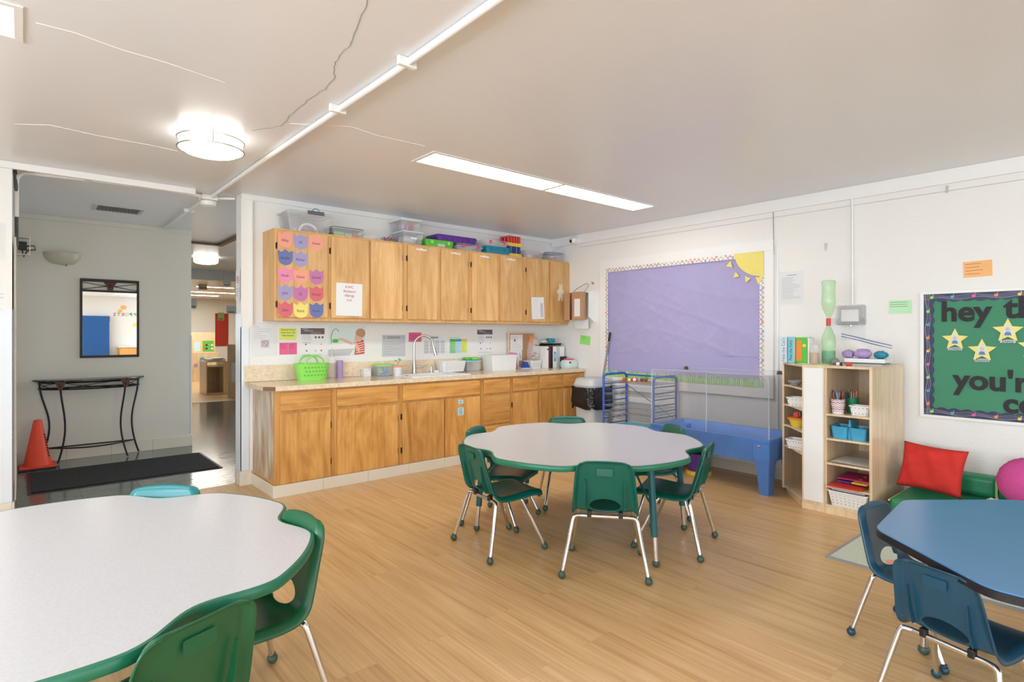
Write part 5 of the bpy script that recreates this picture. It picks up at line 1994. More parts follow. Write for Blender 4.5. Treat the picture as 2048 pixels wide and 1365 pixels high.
rack_side(RY0)
rack_side(RY1)
MB().cyl((RX1, RY0, RZ - .02), (RX1, RY1, RZ - .02), .009, n=8).build('back_bar', M['royal'], t)
MB().cyl((RX1 + .008, RY0, .75), (RX1 + .008, RY1, .42), .003, n=6).build('brace_rod', M['ink'], t)
M['wire'] = mat('grey_wire', (176, 178, 184), .35, .7)
for i, z in enumerate((.797, .673, .549, .487, .425, .301, .239)):
    b = MB()
    y0, y1 = RY0 - .014, RY1 + .014
    x0, x1 = RX0 - .012, RX1 - .012
    dz = .009
    b.tube([(x0, y0, z + dz), (x0, y1, z + dz), (x1, y1, z + dz), (x1, y0, z + dz)], .003, 6, closed=True)
    for k in range(1, 12):
        y = y0 + (y1 - y0) * k / 12
        b.cyl((x0, y, z + dz), (x1, y, z + dz), .0014, n=5)
    for k in range(1, 4):
        x = x0 + (x1 - x0) * k / 4
        b.cyl((x, y0, z + dz), (x, y1, z + dz), .0018, n=5)
    b.build('wire_shelf', M['wire'], t)
t = thing('paper_tray', 'pale blue plastic tray on a low shelf of the drying rack', 'tray', (-.262, -1.585, .3135))
b = MB()
tub_mesh(b, .33, .54, .03, .94, .03, .003, .004)
b.build('body', M['cyan'], t)
t = thing('pompom_craft', 'brown paper with colourful pompoms on the top shelf of the drying rack', 'craft', (-.26, -1.555, .8105))
b = paper_grid(-.15, .15, -.22, .2, 0.0005, .006, 9, 14, 16)
b.build('paper', M['card'], t)
for i, (x, y, c) in enumerate(((-.08, .12, 'yellow'), (-.1, .09, 'redc'), (-.02, .04, 'hotpink'), (.01, .02, 'pink'), (-.04, .0, 'white'), (.02, -.05, 'brown'), (.05, -.08, 'brown'), (.0, .12, 'green2'), (-.09, .03, 'lemon'))):
    MB().sph((x, y, .024), .02, n=10).build('pompom', M[c], t)

# ================================================================ sand and water tub with acrylic panels
t = thing('water_table', 'blue plastic water tub on moulded legs along the right wall', 'water table', (0, 0, 0))
WX0, WX1, WY0, WY1 = -.635, -.055, -1.985, -3.15
ZR, ZB = .457, .265
b = MB()


def wr(ins, z, r=.03):
    return [(x, y, z) for x, y in rrect(WX1 - WX0 - 2 * ins, WY0 - WY1 - 2 * ins, r, 4, (WX0 + WX1) / 2, (WY0 + WY1) / 2)]


loft(b, [wr(.02, ZB), wr(.006, ZR - .03), wr(0, ZR - .012), wr(0, ZR), wr(.045, ZR), wr(.06, ZR - .05), wr(.075, ZB + .03)])
b.build('basin', M['tubblue'], t)
for sx in (0, 1):
    for sy in (0, 1):
        cx_ = WX0 + .0 if sx == 0 else WX1 - .0
        cy_ = WY0 if sy == 0 else WY1
        dx, dy = (1 if sx == 0 else -1), (-1 if sy == 0 else 1)
        b = MB()

        def lr(w, ins, z):
            xa, xb = cx_ + dx * ins, cx_ + dx * (ins + w)
            ya, yb = cy_ + dy * ins, cy_ + dy * (ins + w * .9)
            return [(min(xa, xb), min(ya, yb), z), (max(xa, xb), min(ya, yb), z), (max(xa, xb), max(ya, yb), z), (min(xa, xb), max(ya, yb), z)]
        loft(b, [lr(.085, .012, 0), lr(.115, .004, .22), lr(.15, -.004, .30), lr(.15, -.004, .42)], smooth=False)
        b.build('leg', M['tubblue'], t)
for y in (-3.065,):
    MB().sph((WX0 - .005, y, .40), .011, .5, 1, 1, n=12).build('bolt', M['steel'], t)
t = thing('splash_guard', 'clear acrylic panels standing up around the blue water tub', 'splash guard', (0, 0, 0))
for (y0, y1, z1) in ((-2.0, -2.585, .985), (-2.59, -3.145, .985)):
    p = MB().box(WX0 + .01, WX0 + .014, y1, y0, ZR + .0005, z1).build('panel', M['acrylic'], t)
    MB().box(WX0 + .008, WX0 + .016, y1, y1 + .004, ZR + .0005, z1).box(WX0 + .008, WX0 + .016, y1 + .004, y0, z1 - .003, z1).build('edge', M['acryledge'], p)
p = MB().box(WX1 - .02, WX1 - .016, -3.145, -2.0, ZR + .0005, .985).build('panel', M['acrylic'], t)
MB().box(WX1 - .022, WX1 - .014, -3.145, -2.0, .985, .988).build('edge', M['acryledge'], p)
for y in (-2.003, -3.142):
    p = MB().box(WX0 + .02, WX1 - .025, y - .002, y + .002, ZR + .0005, .985).build('panel', M['acrylic'], t)
    MB().box(WX0 + .015, WX0 + .02, y - .003, y + .003, ZR + .0005, .985).build('edge', M['acryledge'], p)
for (x, y, z, lab) in ((-.073, -1.80 - .02, .0, ''),):
    pass
for (y, lab) in ((-2.03, 'black binder clip at the bottom of the purple board, left'), (-2.98, 'black binder clip beside the corner shelf')):
    t = thing('binder_clip', lab, 'clip', (WX1 - .018, y, .9885))
    MB().prism([(-.014, -.03), (.014, -.03), (.002, .003), (-.002, .003)], -.02, .02, 'xz').build('body', M['black'], t)
    MB().tube([(-.014, -.01, -.028), (-.02, -.007, .02), (-.02, .007, .02), (-.014, .01, -.028)], .0015, 5).build('wire_handle', M['steel'], t)
# toys on the floor under the tub
t = thing('storage_tub', 'purple toy tub with yellow base on the floor by the far chairs', 'tub', (-.36, -2.35, 0))
MB().cyl((0, 0, 0), (0, 0, .035), .12, n=24).build('base', M['yellow'], t)
MB().cyl((0, 0, .0352), (0, 0, .20), .10, .115, n=24).build('body', M['purple'], t)

# ================================================================ corner shelf unit
t = thing('corner_shelf', 'tall pale birch corner shelf unit with white front panel', 'shelf unit', (0, 0, 0))
SX = -.72
A = (-.407, -3.160)
B_ = (SX, -3.443)
Cc = (SX, -3.915)
Dd = (-.03, -3.915)
E_ = (-.03, -3.160)
ZS = 1.09
out = [A, B_, Cc, Dd, E_]


def board(name, poly, z0, z1, m='birch'):
    return MB().prism(poly, z0, z1).build(name, M[m], t)


board('top_board', out, ZS - .018, ZS)
ins = [(-.412, -3.175), (SX + .012, -3.450), (SX + .012, -3.897), (-.05, -3.897), (-.05, -3.175)]
board('bottom_board', ins, .045, .063)
MB().prism([(A[0] + .03, A[1] - .015), (B_[0] + .015, B_[1] - .005), (B_[0] + .015, B_[1] - .02), (A[0] + .03, A[1] - .03)], 0, .0448).box(SX, SX + .016, Cc[1], B_[1] + .0, 0, .0448).build('plinth', M['birch'], t)
MB().box(SX, -.03, -3.915, -3.897, .0452, ZS - .0182).build('side_panel', M['birch'], t)
MB().box(-.42, -.03, -3.175, -3.160, .0452, ZS - .0182).build('side_panel', M['birch'], t)
MB().box(-.048, -.03, -3.8968, -3.1752, .0632, ZS - .0182).build('back_panel', M['birch'], t)
MB().box(SX, SX + .018, -3.600, -3.443, .0452, ZS - .0182).build('front_panel', M['birch'], t)
MB().box(SX - .003, SX - .0002, -3.592, -3.455, .07, ZS - .022).build('white_panel', M['white'], t, label='white board on the narrow front')
MB().box(SX + .0182, -.0482, -3.612, -3.597, .0632, ZS - .0182).build('divider', M['birch'], t)
for z in (.735, .555, .375, .205):
    board('shelf', [(SX + .004, -3.6125), (SX + .004, -3.8965), (-.0485, -3.8965), (-.0485, -3.6125)], z - .014, z)
for z in (.905, .745, .575, .405):
    board('curved_shelf', [(-.43, -3.176), (-.47, -3.24), (-.54, -3.30), (-.65, -3.40), (SX + .02, -3.455), (SX + .02, -3.5965), (-.0485, -3.5965), (-.0485, -3.176)], z - .014, z)

# things inside it
def cup_of(name, label, loc, m, r0, r1, h, n, seed, pattern=False):
    t = thing(name, label, 'pencil cup', loc)
    MB().lathe([(0, 0), (r0, 0), (r1, h), (r1 - .003, h), (r0 - .003, .004), (0, .004)], n=28).build('cup', M[m], t)
    if pattern:
        for k, c in enumerate(('softpink', 'navy2', 'redc', 'softpink', 'navy2', 'redc')):
            z = .014 + k * h * .15
            pts = []
            for i in range(49):
                a = 2 * math.pi * i / 48
                zz = z + (.010 if i % 4 == 2 else .005 if i % 2 else 0)
                rr = r0 + (r1 - r0) * zz / h + .0006
                pts.append((rr * math.cos(a), rr * math.sin(a), zz))
            MB().tube(pts, .0022, 4).build('zigzag_stripe', M[c], t)
    rg = random.Random(seed)
    cols_ = ('ink', 'royal', 'redc', 'black', 'violet', 'coral', 'navy2', 'orange', 'green2', 'softpink', 'brown')
    out = []
    for i in range(n):
        a = rg.uniform(0, 6.28)
        r = rg.uniform(.2, .75) * r0
        p0 = Vector((r * math.cos(a) * .7, r * math.sin(a) * .7, .006))
        p1 = Vector((r * math.cos(a) * 1.8, r * math.sin(a) * 1.8, rg.uniform(.125, .165)))
        o = MB().cyl(p0, p1, .0045, n=7).cyl(p1, p1 + (p1 - p0).normalized() * .012, .0045, .001, n=7).build('pencil', M[cols_[(i + seed) % 11]], loc=loc)
        tag(o, 'coloured pencil or marker standing in the %s' % ('zigzag-striped cup' if pattern else 'dark green cup'), 'pencil', 'pencils in the %s' % ('striped cup' if pattern else 'green cup'))
    return t


cup_of('pencil_cup', 'white cup with pink and navy zigzag stripes, top shelf of the birch unit', (-.645, -3.668, .7355), 'white', .036, .048, .105, 15, 1, True)
cup_of('pencil_cup', 'dark green cup of pencils behind the zigzag cup', (-.50, -3.715, .7355), 'greeny' if False else 'cushgreen', .034, .045, .11, 9, 3)
basket('basket', 'small white slotted basket on the top shelf of the birch unit', (-.62, -3.815, .7355), .13, .10, .07, nx=5, nz=2, rot=R90)
tag(craft_lump('erasers', '', '', (-.62, -3.815, .742), .07, .055, .045, 'violet', 3), 'handful of lilac erasers in the small white basket', 'erasers')
t = thing('utility_caddy', 'sky blue two-bin handled caddy on the second shelf', 'caddy', (-.60, -3.748, .5555), R90)
for s in (-1, 1):
    b = MB()
    loft(b, [[(s * .062 + x, y, 0) for x, y in rrect(.095, .15, .02, 4)], [(s * .062 + x, y, .085) for x, y in rrect(.112, .17, .02, 4)], [(s * .062 + x, y, .09) for x, y in rrect(.122, .18, .02, 4)],
             [(s * .062 + x, y, .09) for x, y in rrect(.104, .162, .02, 4)], [(s * .062 + x, y, .004) for x, y in rrect(.09, .145, .02, 4)]])
    b.build('bin', M['sky'], t)
MB().prism([(-.01, -.02), (.01, -.02), (.012, .05), (.004, .12), (-.004, .12), (-.012, .05)], -.05, .05, 'xz').build('handle', M['sky'], t, loc=(0, 0, .02))
for i, (x, y, c, z) in enumerate(((-.60, -3.69, 'peri', .06), (-.62, -3.68, 'white', .065), (-.60, -3.70, 'blue', .07), (-.61, -3.80, 'brown', .06), (-.59, -3.81, 'card', .07), (-.61, -3.83, 'rose', .06))):
    tag(MB().cyl((0, 0, 0), (-.02, .04 if i < 3 else -.03, .045), .011, n=10).build('glue_stick', M[c], loc=(x, y, .5555 + z - .03)), 'marker or glue stick lying in the sky blue caddy', 'glue stick', 'sticks in the blue caddy')
b = paper_grid(-.28, .0, -.14, .11, .0006, .006, 4, 10, 10)
o = b.build('paper_sheet', M['paper'], loc=(-.42, -3.745, .3755))
tag(o, 'curled white drawing paper on the third shelf', 'paper')
for i, (c, x, y, a, lab) in enumerate((('orange', -.552, -3.752, .05, 'orange foam sheet, lowest in the stack above the white basket'), ('redc', -.64, -3.745, .0, 'red foam sheet poking out of the shelf stack'), ('lemon', -.46, -3.75, .3, 'pale yellow sheet under the purple folders'),
                                       ('purple', -.50, -3.77, .1, 'purple folder in the shelf stack'), ('yellow', -.60, -3.82, -.1, 'yellow printed booklet at the front of the stack'), ('magenta', -.48, -3.76, -.15, 'magenta folder on top of the shelf stack'))):
    w_, d_ = (.13, .105) if c not in ('yellow',) else (.07, .05)
    o = MB().box(-w_, w_, -d_, d_, 0, .008).build('folder', M[c], loc=(x, y + (.01 if y < -3.75 and c != 'yellow' else 0), .2055 + i * .0083), rot=(0, 0, a * .6 if abs(a) < .12 else .05))
    tag(o, lab, 'folder')
    if c in ('magenta', 'purple', 'yellow'):
        for k in range(5):
            MB().cyl((-.09 + k * .035 if w_ > .1 else -.05 + k * .024, -.04 + .03 * (k % 3) if w_ > .1 else -.02 + .02 * (k % 2), .008), (-.09 + k * .035 if w_ > .1 else -.05 + k * .024, -.04 + .03 * (k % 3) if w_ > .1 else -.02 + .02 * (k % 2), .0086), .012 if w_ > .1 else .008, n=10).build('printed_shape', M[('lemon', 'redc', 'peri')[k % 3]], o)
basket('basket', 'white basket with punched holes at the bottom of the birch unit', (-.575, -3.752, .0635), .262, .29, .113, nx=8, nz=4, hole='grey', rot=R90)
tag(MB().box(-.12, .11, -.11, .11, 0, .006).build('notebook', M['paper'], loc=(-.575, -3.752, .177)), 'white notebook lying on the bottom white basket', 'notebook')
t = thing('small_bowl', 'grey stacking bowl on the top curved shelf', 'bowl', (-.50, -3.30, .9055))
MB().lathe([(0, 0), (.025, 0), (.03, .012), (.055, .03), (.058, .045), (.05, .045), (.025, .016), (0, .016)]).build('bowl', M['grey'], t)
basket('basket', 'white slotted tray on the second curved shelf', (-.50, -3.33, .7455), .16, .12, .07, nx=5, nz=2, rot=R90)
t = thing('toy_bowl', 'yellow bowl of red and orange toys on the third curved shelf', 'bowl', (-.49, -3.31, .5755))
MB().lathe([(0, 0), (.04, 0), (.065, .06), (.06, .06), (.036, .004), (0, .004)]).build('bowl', M['yellow'], t)
MB().lathe([(.03, .0602), (.072, .062), (.072, .072), (0, .08)]).build('lid', M['orange'], t)
for i, (c, x) in enumerate((('redc', -.02), ('white', .01), ('ink', .03))):
    MB().box(x - .012, x + .012, -.02, .02, .08, .115, bev=.004).build('toy_block', M[c], t)
basket('basket', 'white slotted basket on the lowest curved shelf', (-.50, -3.33, .4055), .17, .13, .075, nx=7, nz=2, rot=R90)

TROT = (Matrix.Rotation(-R90, 3, 'Z') @ Matrix.Rotation(R90, 3, 'X') @ Matrix.Rotation(R90, 3, 'Z')).to_euler()
# ---- things on top of the shelf unit
ZQ = ZS + .0003


def book(label, loc, w, h, th, m, rot, title=None, tcol='ink', sub=None):
    t = thing('picture_book', label, 'book', loc, rot)
    MB().box(-th / 2, th / 2, -w / 2, w / 2, 0, h, bev=.001, seg=1).build('cover', M[m], t)
    MB().box(-th / 2 + .002, th / 2 - .002, -w / 2 - .0006, w / 2 - .003, .003, h - .003).build('pages', M['paper'], t)
    return t


t = book('pale blue picture book with the title Pete the Cat\'s, leftmost on the shelf unit', (-.435, -3.21, ZQ), .055, .21, .15, 'paleblue', 0)
text('title', "Pete the Cat's", .036, M['redc'], t, (-.0755, .0, .105), rot=TROT, sx=.95)
t = book('pale teal picture book, second from left on the shelf unit', (-.445, -3.272, ZQ), .045, .205, .15, 'cyan', 0)
t.rotation_euler = (0, 0, 0)
text('title', "Pete the Cat's", .03, M['ink'], t, (-.0755, .0, .10), rot=TROT, sx=.95)
t = book('green and yellow illustrated book between teal book and glass jar', (-.445, -3.345, ZQ), .085, .205, .10, 'green2', 0)
MB().box(-.0508, -.0502, -.002, .040, .02, .18).build('illustration', M['orange'], t)
MB().cyl((-.0503, -.022, .14), (-.0512, -.022, .14), .014, n=14).build('yellow_circle', M['yellow'], t)
tag(MB().box(-.05, .05, -.005, .005, 0, .2).build('white_card', M['paper'], loc=(-.46, -3.405, ZQ)), 'white card standing beside the illustrated book', 'card')
t = thing('glass_jar', 'glass jar of brown layers between the books and the green bottle', 'jar', (-.52, -3.455, ZQ))
MB().lathe([(0, 0), (.032, 0), (.034, .01), (.034, .10), (.022, .125), (.022, .145), (0, .145)]).build('jar', M['clear'], t)
MB().lathe([(0, .002), (.030, .002), (.030, .085), (0, .085)]).build('filling', M['card'], t)
t = thing('tornado_bottles', 'two green bottles joined mouth to mouth by red tape, teal water below', 'bottles', (-.40, -3.512, ZQ), (0, 0, 0))
lowp = [(0, 0), (.040, .0), (.048, .012), (.050, .06), (.049, .13), (.052, .17), (.046, .215), (.022, .275), (.0135, .295), (.0135, .31), (0, .31)]
MB().lathe(lowp, n=28).build('lower_bottle', M['clear'], t).active_material = mat('green_pet_plastic', (184, 228, 172), .06, var=0, alpha=.42)
up = MB().lathe([(r, .655 - z) for r, z in lowp], n=28).build('upper_bottle', M['clear'], t)
up.active_material = bpy.data.materials['green_pet_plastic']
for v in up.data.vertices:
    if v.co.z > .56:
        v.co.x *= 1 + .10 * math.sin(v.co.z * 70)
        v.co.y *= 1 + .10 * math.sin(v.co.z * 70)
MB().lathe([(0, .004), (.046, .014), (.047, .06), (.047, .10), (0, .10)]).build('water', M['liquid'], t)
MB().cyl((0, 0, .296), (0, 0, .356), .0165, n=18).build('tape', M['redc'], t)
# zip bag of modelling dough on trays
for i, (w_, d_, c, lab) in enumerate(((.22, .30, 'lgrey', 'wide grey board lowest in the stack on the shelf unit'), (.19, .26, 'dgrey', 'dark grey board in the stack on the shelf unit'), (.17, .27, 'paper', 'white tray on top of the board stack under the zip bag'))):
    o = MB().box(-w_ / 2, w_ / 2, -d_ / 2, d_ / 2, 0, .008 if i < 2 else .03, bev=.002, seg=1).build('board', M[c], loc=(-.36, -3.755 - .01 * i, ZQ + i * .0083))
    tag(o, lab, 'board')
zt = ZQ + .0169 + .0305
tag(craft_lump('purple_dough', '', '', (-.37, -3.745, zt), .12, .12, .075, 'lav', 3), 'lump of lilac dough inside the zip bag', 'dough')
tag(craft_lump('purple_dough', '', '', (-.36, -3.64, zt), .08, .08, .065, 'lav', 5), 'small lilac dough ball at the left end of the zip bag', 'dough')
tag(craft_lump('teal_dough', '', '', (-.36, -3.86, zt), .09, .09, .06, 'tealp', 7), 'teal dough lump at the right end of the zip bag', 'dough')
t = thing('zip_bag', 'large clear zip bag with blue seal leaning over the dough', 'bag', (-.30, -3.75, zt))
b = MB()
G = []
for j in range(9):
    row = []
    for i in range(17):
        u, v = i / 16, j / 8
        y = .17 - .34 * u
        z = (.19 - .09 * u) * v
        x = .0 + .012 * math.sin(u * 9 + v * 5) * v - .02 * v
        row.append(b.bm.verts.new((x, y, z)))
    G.append(row)
for j in range(8):
    for i in range(16):
        b.bm.faces.new((G[j][i], G[j][i + 1], G[j + 1][i + 1], G[j + 1][i])).smooth = True
b.build('film', M['clear'], t)
MB().tube([(0, .17, 0), (-.02, .17, .19)], .0015, 5).tube([(0, -.17, 0), (-.02, -.17, .10)], .0015, 5).build('side_seam', M['cleanrim'], t)
for k in (0, .02):
    MB().tube([(-.018 + .012 * math.sin(u / 10 * 9 + 5), .17 - .034 * u, .187 - .009 * u - k) for u in range(11)], .004, 6).build('seal', M['peri'], t, label='blue zip seal')
tag(MB().prism([(-.07, -.045), (.07, -.055), (.06, .055), (-.06, .04)], 0, .003).build('green_note', M['neon'], loc=(-.63, -3.545, ZQ + .0005), rot=(0, 0, .5)), 'bright green note lying at the front of the shelf top', 'note')
tag(MB().box(-.09, .09, -.06, .06, 0, .0004).build('loose_sheet', M['paper'], loc=(-.56, -3.42, ZQ), rot=(0, 0, .3)), 'loose white sheet under the books on the shelf top', 'paper')
tag(MB().cyl((0, 0, .012), (0, -.022, .012), .012, n=14).build('bottle_cap', M['white'], loc=(-.66, -3.665, ZQ)), 'white cap beside a black cap on the shelf top', 'cap')
tag(MB().cyl((0, 0, .012), (0, -.012, .012), .0125, n=14).build('bottle_cap', M['navy2'], loc=(-.66, -3.689, ZQ)), 'dark blue cap beside the white cap on the shelf top', 'cap')
tag(craft_lump('red_toy', '', '', (-.66, -3.745, ZQ), .035, .05, .028, 'redc', 2), 'small red toy lying on the front of the shelf top', 'toy')
tag(craft_lump('cloth_scrap', '', '', (-.52, -3.60, ZQ), .05, .07, .05, 'smoke', 4), 'grey crumpled scrap between bottle and zip bag', 'cloth')

# ================================================================ green soft couch, cushions
t = thing('soft_couch', 'low green vinyl children\'s couch along the right wall', 'couch', (0, 0, 0))
MB().box(-.66, -.13, -5.05, -4.0, .0, .19, bev=.03, seg=4).build('seat', M['cushgreen'], t)
MB().box(-.19, -.045, -4.50, -4.0, .192, .335, bev=.035, seg=4).build('back_cushion', M['cushgreen'], t)
MB().box(-.19, -.045, -5.05, -4.502, .192, .335, bev=.035, seg=4).build('back_cushion', M['cushgreen'], t)
MB().tube([(-.66, -3.998, .17), (-.13, -3.998, .17)], .006, 8).tube([(-.19, -4.50, .20), (-.19, -4.50, .31), (-.16, -4.50, .335), (-.05, -4.50, .335)], .007, 8).build('piping', M['limepipe'], t)


def cushion(name, label, loc, rot, w, h, th, m, cat='cushion'):
    b = MB()
    n_ = 22
    for s in (1, -1):
        G = []
        for j in range(n_ + 1):
            row = []
            for i in range(n_ + 1):
                u, v = -1 + 2 * i / n_, -1 + 2 * j / n_
                k = ((1 - u ** 4) * (1 - v ** 4)) ** .45
                e = 1 - .07 * (1 - abs(u) ** 2) * abs(v) ** 3
                e2 = 1 - .07 * (1 - abs(v) ** 2) * abs(u) ** 3
                row.append(b.bm.verts.new((u * w / 2 * e2, v * h / 2 * e, s * th / 2 * k * (1 + .12 * math.sin(u * 7 + v * 4) + .10 * math.sin(u * 3 - v * 9 + 1) + .05 * math.sin(u * 17 + v * 5)) + .0005 * s)))
            G.append(row)
        for j in range(n_):
            for i in range(n_):
                q = (G[j][i], G[j][i + 1], G[j + 1][i + 1], G[j + 1][i])
                f = b.bm.faces.new(q if s > 0 else q[::-1])
                f.smooth = True
    bmesh.ops.remove_doubles(b.bm, verts=b.bm.verts[:], dist=.0012)
    o = b.build(name, M[m], loc=loc, sharp=180)
    o.rotation_euler = rot
    return tag(o, label, cat)


rotm = (Matrix.Rotation(-R90, 3, 'Z') @ Matrix.Rotation(math.radians(68), 3, 'X') @ Matrix.Rotation(-.06, 3, 'Z')).to_euler()
cushion('red_cushion', 'large plain red square cushion leaning on the green couch by the shelf unit', (-.365, -4.175, .375), rotm, .38, .33, .11, 'redcloth')
# pink round cushion with radiating pleats
b = MB()
nA, nR = 60, 8
for s in (1, -1):
    rings = []
    for j in range(nR + 1):
        r = j / nR
        z = s * (.075 * math.sqrt(max(0, 1 - r ** 2.4)) * (1 - .45 * math.exp(-(r / .16) ** 2)))
        rings.append([(.165 * r * (1 + .012 * math.sin(a * 30)) * math.cos(2 * math.pi * a / nA), .165 * r * math.sin(2 * math.pi * a / nA), z + (.004 * math.cos(a * math.pi / 2 * 2) * r if r > .15 else 0)) for a in range(nA)])
    R_ = [[b.bm.verts.new(p) for p in r] for r in rings[1:]]
    c = b.bm.verts.new((0, 0, rings[0][0][2]))
    for a in range(nA):
        f = b.bm.faces.new((c, R_[0][a], R_[0][(a + 1) % nA]))
        f.smooth = True
    for P_, Q in zip(R_[:-1], R_[1:]):
        for a in range(nA):
            f = b.bm.faces.new((P_[a], Q[a], Q[(a + 1) % nA], P_[(a + 1) % nA]))
            f.smooth = True
bmesh.ops.recalc_face_normals(b.bm, faces=b.bm.faces[:])
o = b.build('round_cushion', M['raspberry'], loc=(-.33, -4.685, .372), sharp=180)
o.rotation_euler = (Matrix.Rotation(-R90, 3, 'Z') @ Matrix.Rotation(math.radians(62), 3, 'X')).to_euler()
tag(o, 'round raspberry pink pleated cushion on the green couch', 'cushion')
tag(craft_lump('soft_toy', '', '', (-.48, -4.53, .192), .16, .10, .07, 'cream', 4), 'pale crumpled soft toy between the couch and the pink cushion', 'soft toy')

# rug
t = thing('rug', 'pale green-grey rug with coral spots under the blue table', 'rug', (0, 0, 0))
rug = [(-1.56, -3.98), (-.75, -4.0), (-.75, -5.9), (-1.62, -5.9)]
MB().prism([(-1.60, -3.96), (-.98, -3.96), (-.98, -5.6), (-1.60, -5.6)], 0.0005, .008).build('pile', speckle_material('pale_rug', (196, 204, 186), (214, 218, 200), .9, 120), t)
b = MB()
for (x0, x1, y0, y1) in ((-1.615, -1.60, -5.615, -3.945), (-.98, -.965, -5.615, -3.945), (-1.60, -.98, -3.96, -3.945), (-1.60, -.98, -5.615, -5.60)):
    b.box(x0, x1, y0, y1, 0.0005, .010)
b.build('binding', M['grey'], t)
for i, (x, y) in enumerate(((-1.45, -4.62), (-1.35, -4.72), (-1.25, -4.55), (-1.42, -4.9), (-1.2, -4.3), (-1.42, -4.25), (-1.15, -4.85), (-1.30, -5.1))):
    MB().cyl((x, y, .008), (x, y, .0088), .05, n=14).build('coral_spot', M['coral'], t)


# ================================================================ the entrance hall
t = thing('wall_mirror', 'black iron framed mirror with crossed bars and leaf ornament on the hall wall', 'mirror', (-4.503, 2.2925, 1.49), ROT_BACK)
mw, mz0, mz1, mt = .265, -.425, .425, .022
for (nm, x0, x1, y0, y1) in (('rail', -mw, mw, mz1 - .03, mz1), ('rail', -mw, mw, .285, .307), ('rail', -mw, mw, mz0, mz0 + .026),
                             ('stile', -mw, -mw + mt, mz0 + .026, mz1 - .03), ('stile', mw - mt, mw, mz0 + .026, mz1 - .03)):
    MB().box(x0, x1, y0, y1, .002, .022 if nm == 'rail' else .0215, bev=.003).build(nm, M['iron'], t)
MB().box(-mw + .02, mw - .02, mz0 + .02, .29, .006, .010).build('glass', M['mirror'], t)
for s in (-1, 1):
    for (ya, yb) in ((.305, .375), (.385, .32)):
        MB().cyl((s * (mw - .02), .385 if ya > .31 or ya == .385 else .312, .012), (s * .03, .35, .012), .003, n=7).build('cross_bar', M['iron'], t)
    MB().cyl((s * (mw - .02), .312, .012), (s * .03, .352, .012), .003, n=7).build('cross_bar', M['iron'], t)
MB().prism([(-.06, .394), (.06, .394), (.03, .35), (.024, .31), (-.024, .31), (-.03, .35)], .010, .024).sph((0, .355, .026), .016, 1, 1, .5, n=10).build('leaf_ornament', M['rust'], t)

t = thing('wall_sconce', 'pale alabaster half-bowl wall light left of the mirror', 'wall light', (-4.913, 2.2925, 2.04))
b = MB()
G = []
for j in range(10):
    v = j / 9
    z = .125 * v
    r = .158 * math.sin(math.acos(1 - v) if v < 1 else math.pi / 2) ** .8
    G.append([(r * math.cos(math.pi * k / 20), -.75 * r * math.sin(math.pi * k / 20) - .0005, z) for k in range(21)])
V = [[b.bm.verts.new(p) for p in r] for r in G]
for A, B in zip(V[:-1], V[1:]):
    for k in range(20):
        b.bm.faces.new((A[k], A[k + 1], B[k + 1], B[k])).smooth = True
bmesh.ops.remove_doubles(b.bm, verts=b.bm.verts[:], dist=.0001)
b.build('bowl', M['sconce'], t)
for s in (-1, 1):
    MB().sph((s * .148, -.012, .108), .009, n=10).build('fixing_knob', M['steel'], t)
MB().sph((0.03, -.02, .0), .007, n=8).build('finial', M['rust'], t)

# half-moon console table
t = thing('console_table', 'half-moon console table with dark stone top and curved black iron legs', 'console table', (-4.675, 2.285, 0))
hw, dp, zt = .482, .285, .852
arc_ = [(hw * math.cos(math.pi + math.pi * k / 36), dp * math.sin(math.pi + math.pi * k / 36)) for k in range(37)]
MB().prism(arc_, zt - .016, zt).build('tabletop', M['granite'], t)
for z in (zt - .028, zt - .095):
    MB().tube([(x * .9, y * .88 - .008, z) for x, y in arc_], .008, 8, closed=True).build('apron_ring', M['iron'], t)
for k0, k1 in ((2, 11), (11, 25), (25, 34)):
    for sg in (0, 1):
        pts = []
        for k in range(k0, k1 + 1):
            u = (k - k0) / (k1 - k0)
            x, y = arc_[k]
            zz = zt - .028 - .067 * (u if sg else 1 - u)
            zz += .012 * math.sin(u * math.pi) * (1 if sg == 0 else -1)
            pts.append((x * .9, y * .88 - .008, zz))
        MB().tube(pts, .0035, 6).build('scroll_bar', M['iron'], t)
for (xt, yt, xw, yw, xf, yf) in ((-.425, -.03, -.345, -.03, -.435, -.03), (.425, -.03, .365, -.03, .431, -.03), (-.265, -.225, -.225, -.20, -.285, -.215), (.285, -.225, .245, -.20, .305, -.245)):
    pts = []
    for i in range(15):
        u = i / 14
        z = (zt - .03) * (1 - u)
        if u < .55:
            k = .5 - .5 * math.cos(math.pi * u / .55)
            x, y = xt + (xw - xt) * k, yt + (yw - yt) * k
        else:
            k = 1 - math.cos(math.pi / 2 * (u - .55) / .45)
            x, y = xw + (xf - xw) * k, yw + (yf - yw) * k
        pts.append((x, y, max(.009, z)))
    MB().tube(pts, .009, 10).build('leg', M['iron'], t)
for x in (-.265, .285):
    y = -.235
    b = MB().prism([(x - .045, zt - .018), (x + .045, zt - .018), (x + .028, zt - .06), (x + .016, zt - .095), (x - .016, zt - .095), (x - .028, zt - .06)], y - .018, y - .004, 'xz')
    b.sph((x, y - .018, zt - .05), .016, 1, .6, 1.4, n=10)
    b.build('leaf_ornament', M['rust'], t)
MB().cyl((-.37, -.03, .145), (.38, -.03, .145), .007, n=8).build('stretcher', M['iron'], t)
MB().tube([(-.37 + .75 * u / 20, -.03 - .19 * math.sin(math.pi * u / 20), .145) for u in range(21)], .007, 8).build('stretcher', M['iron'], t)

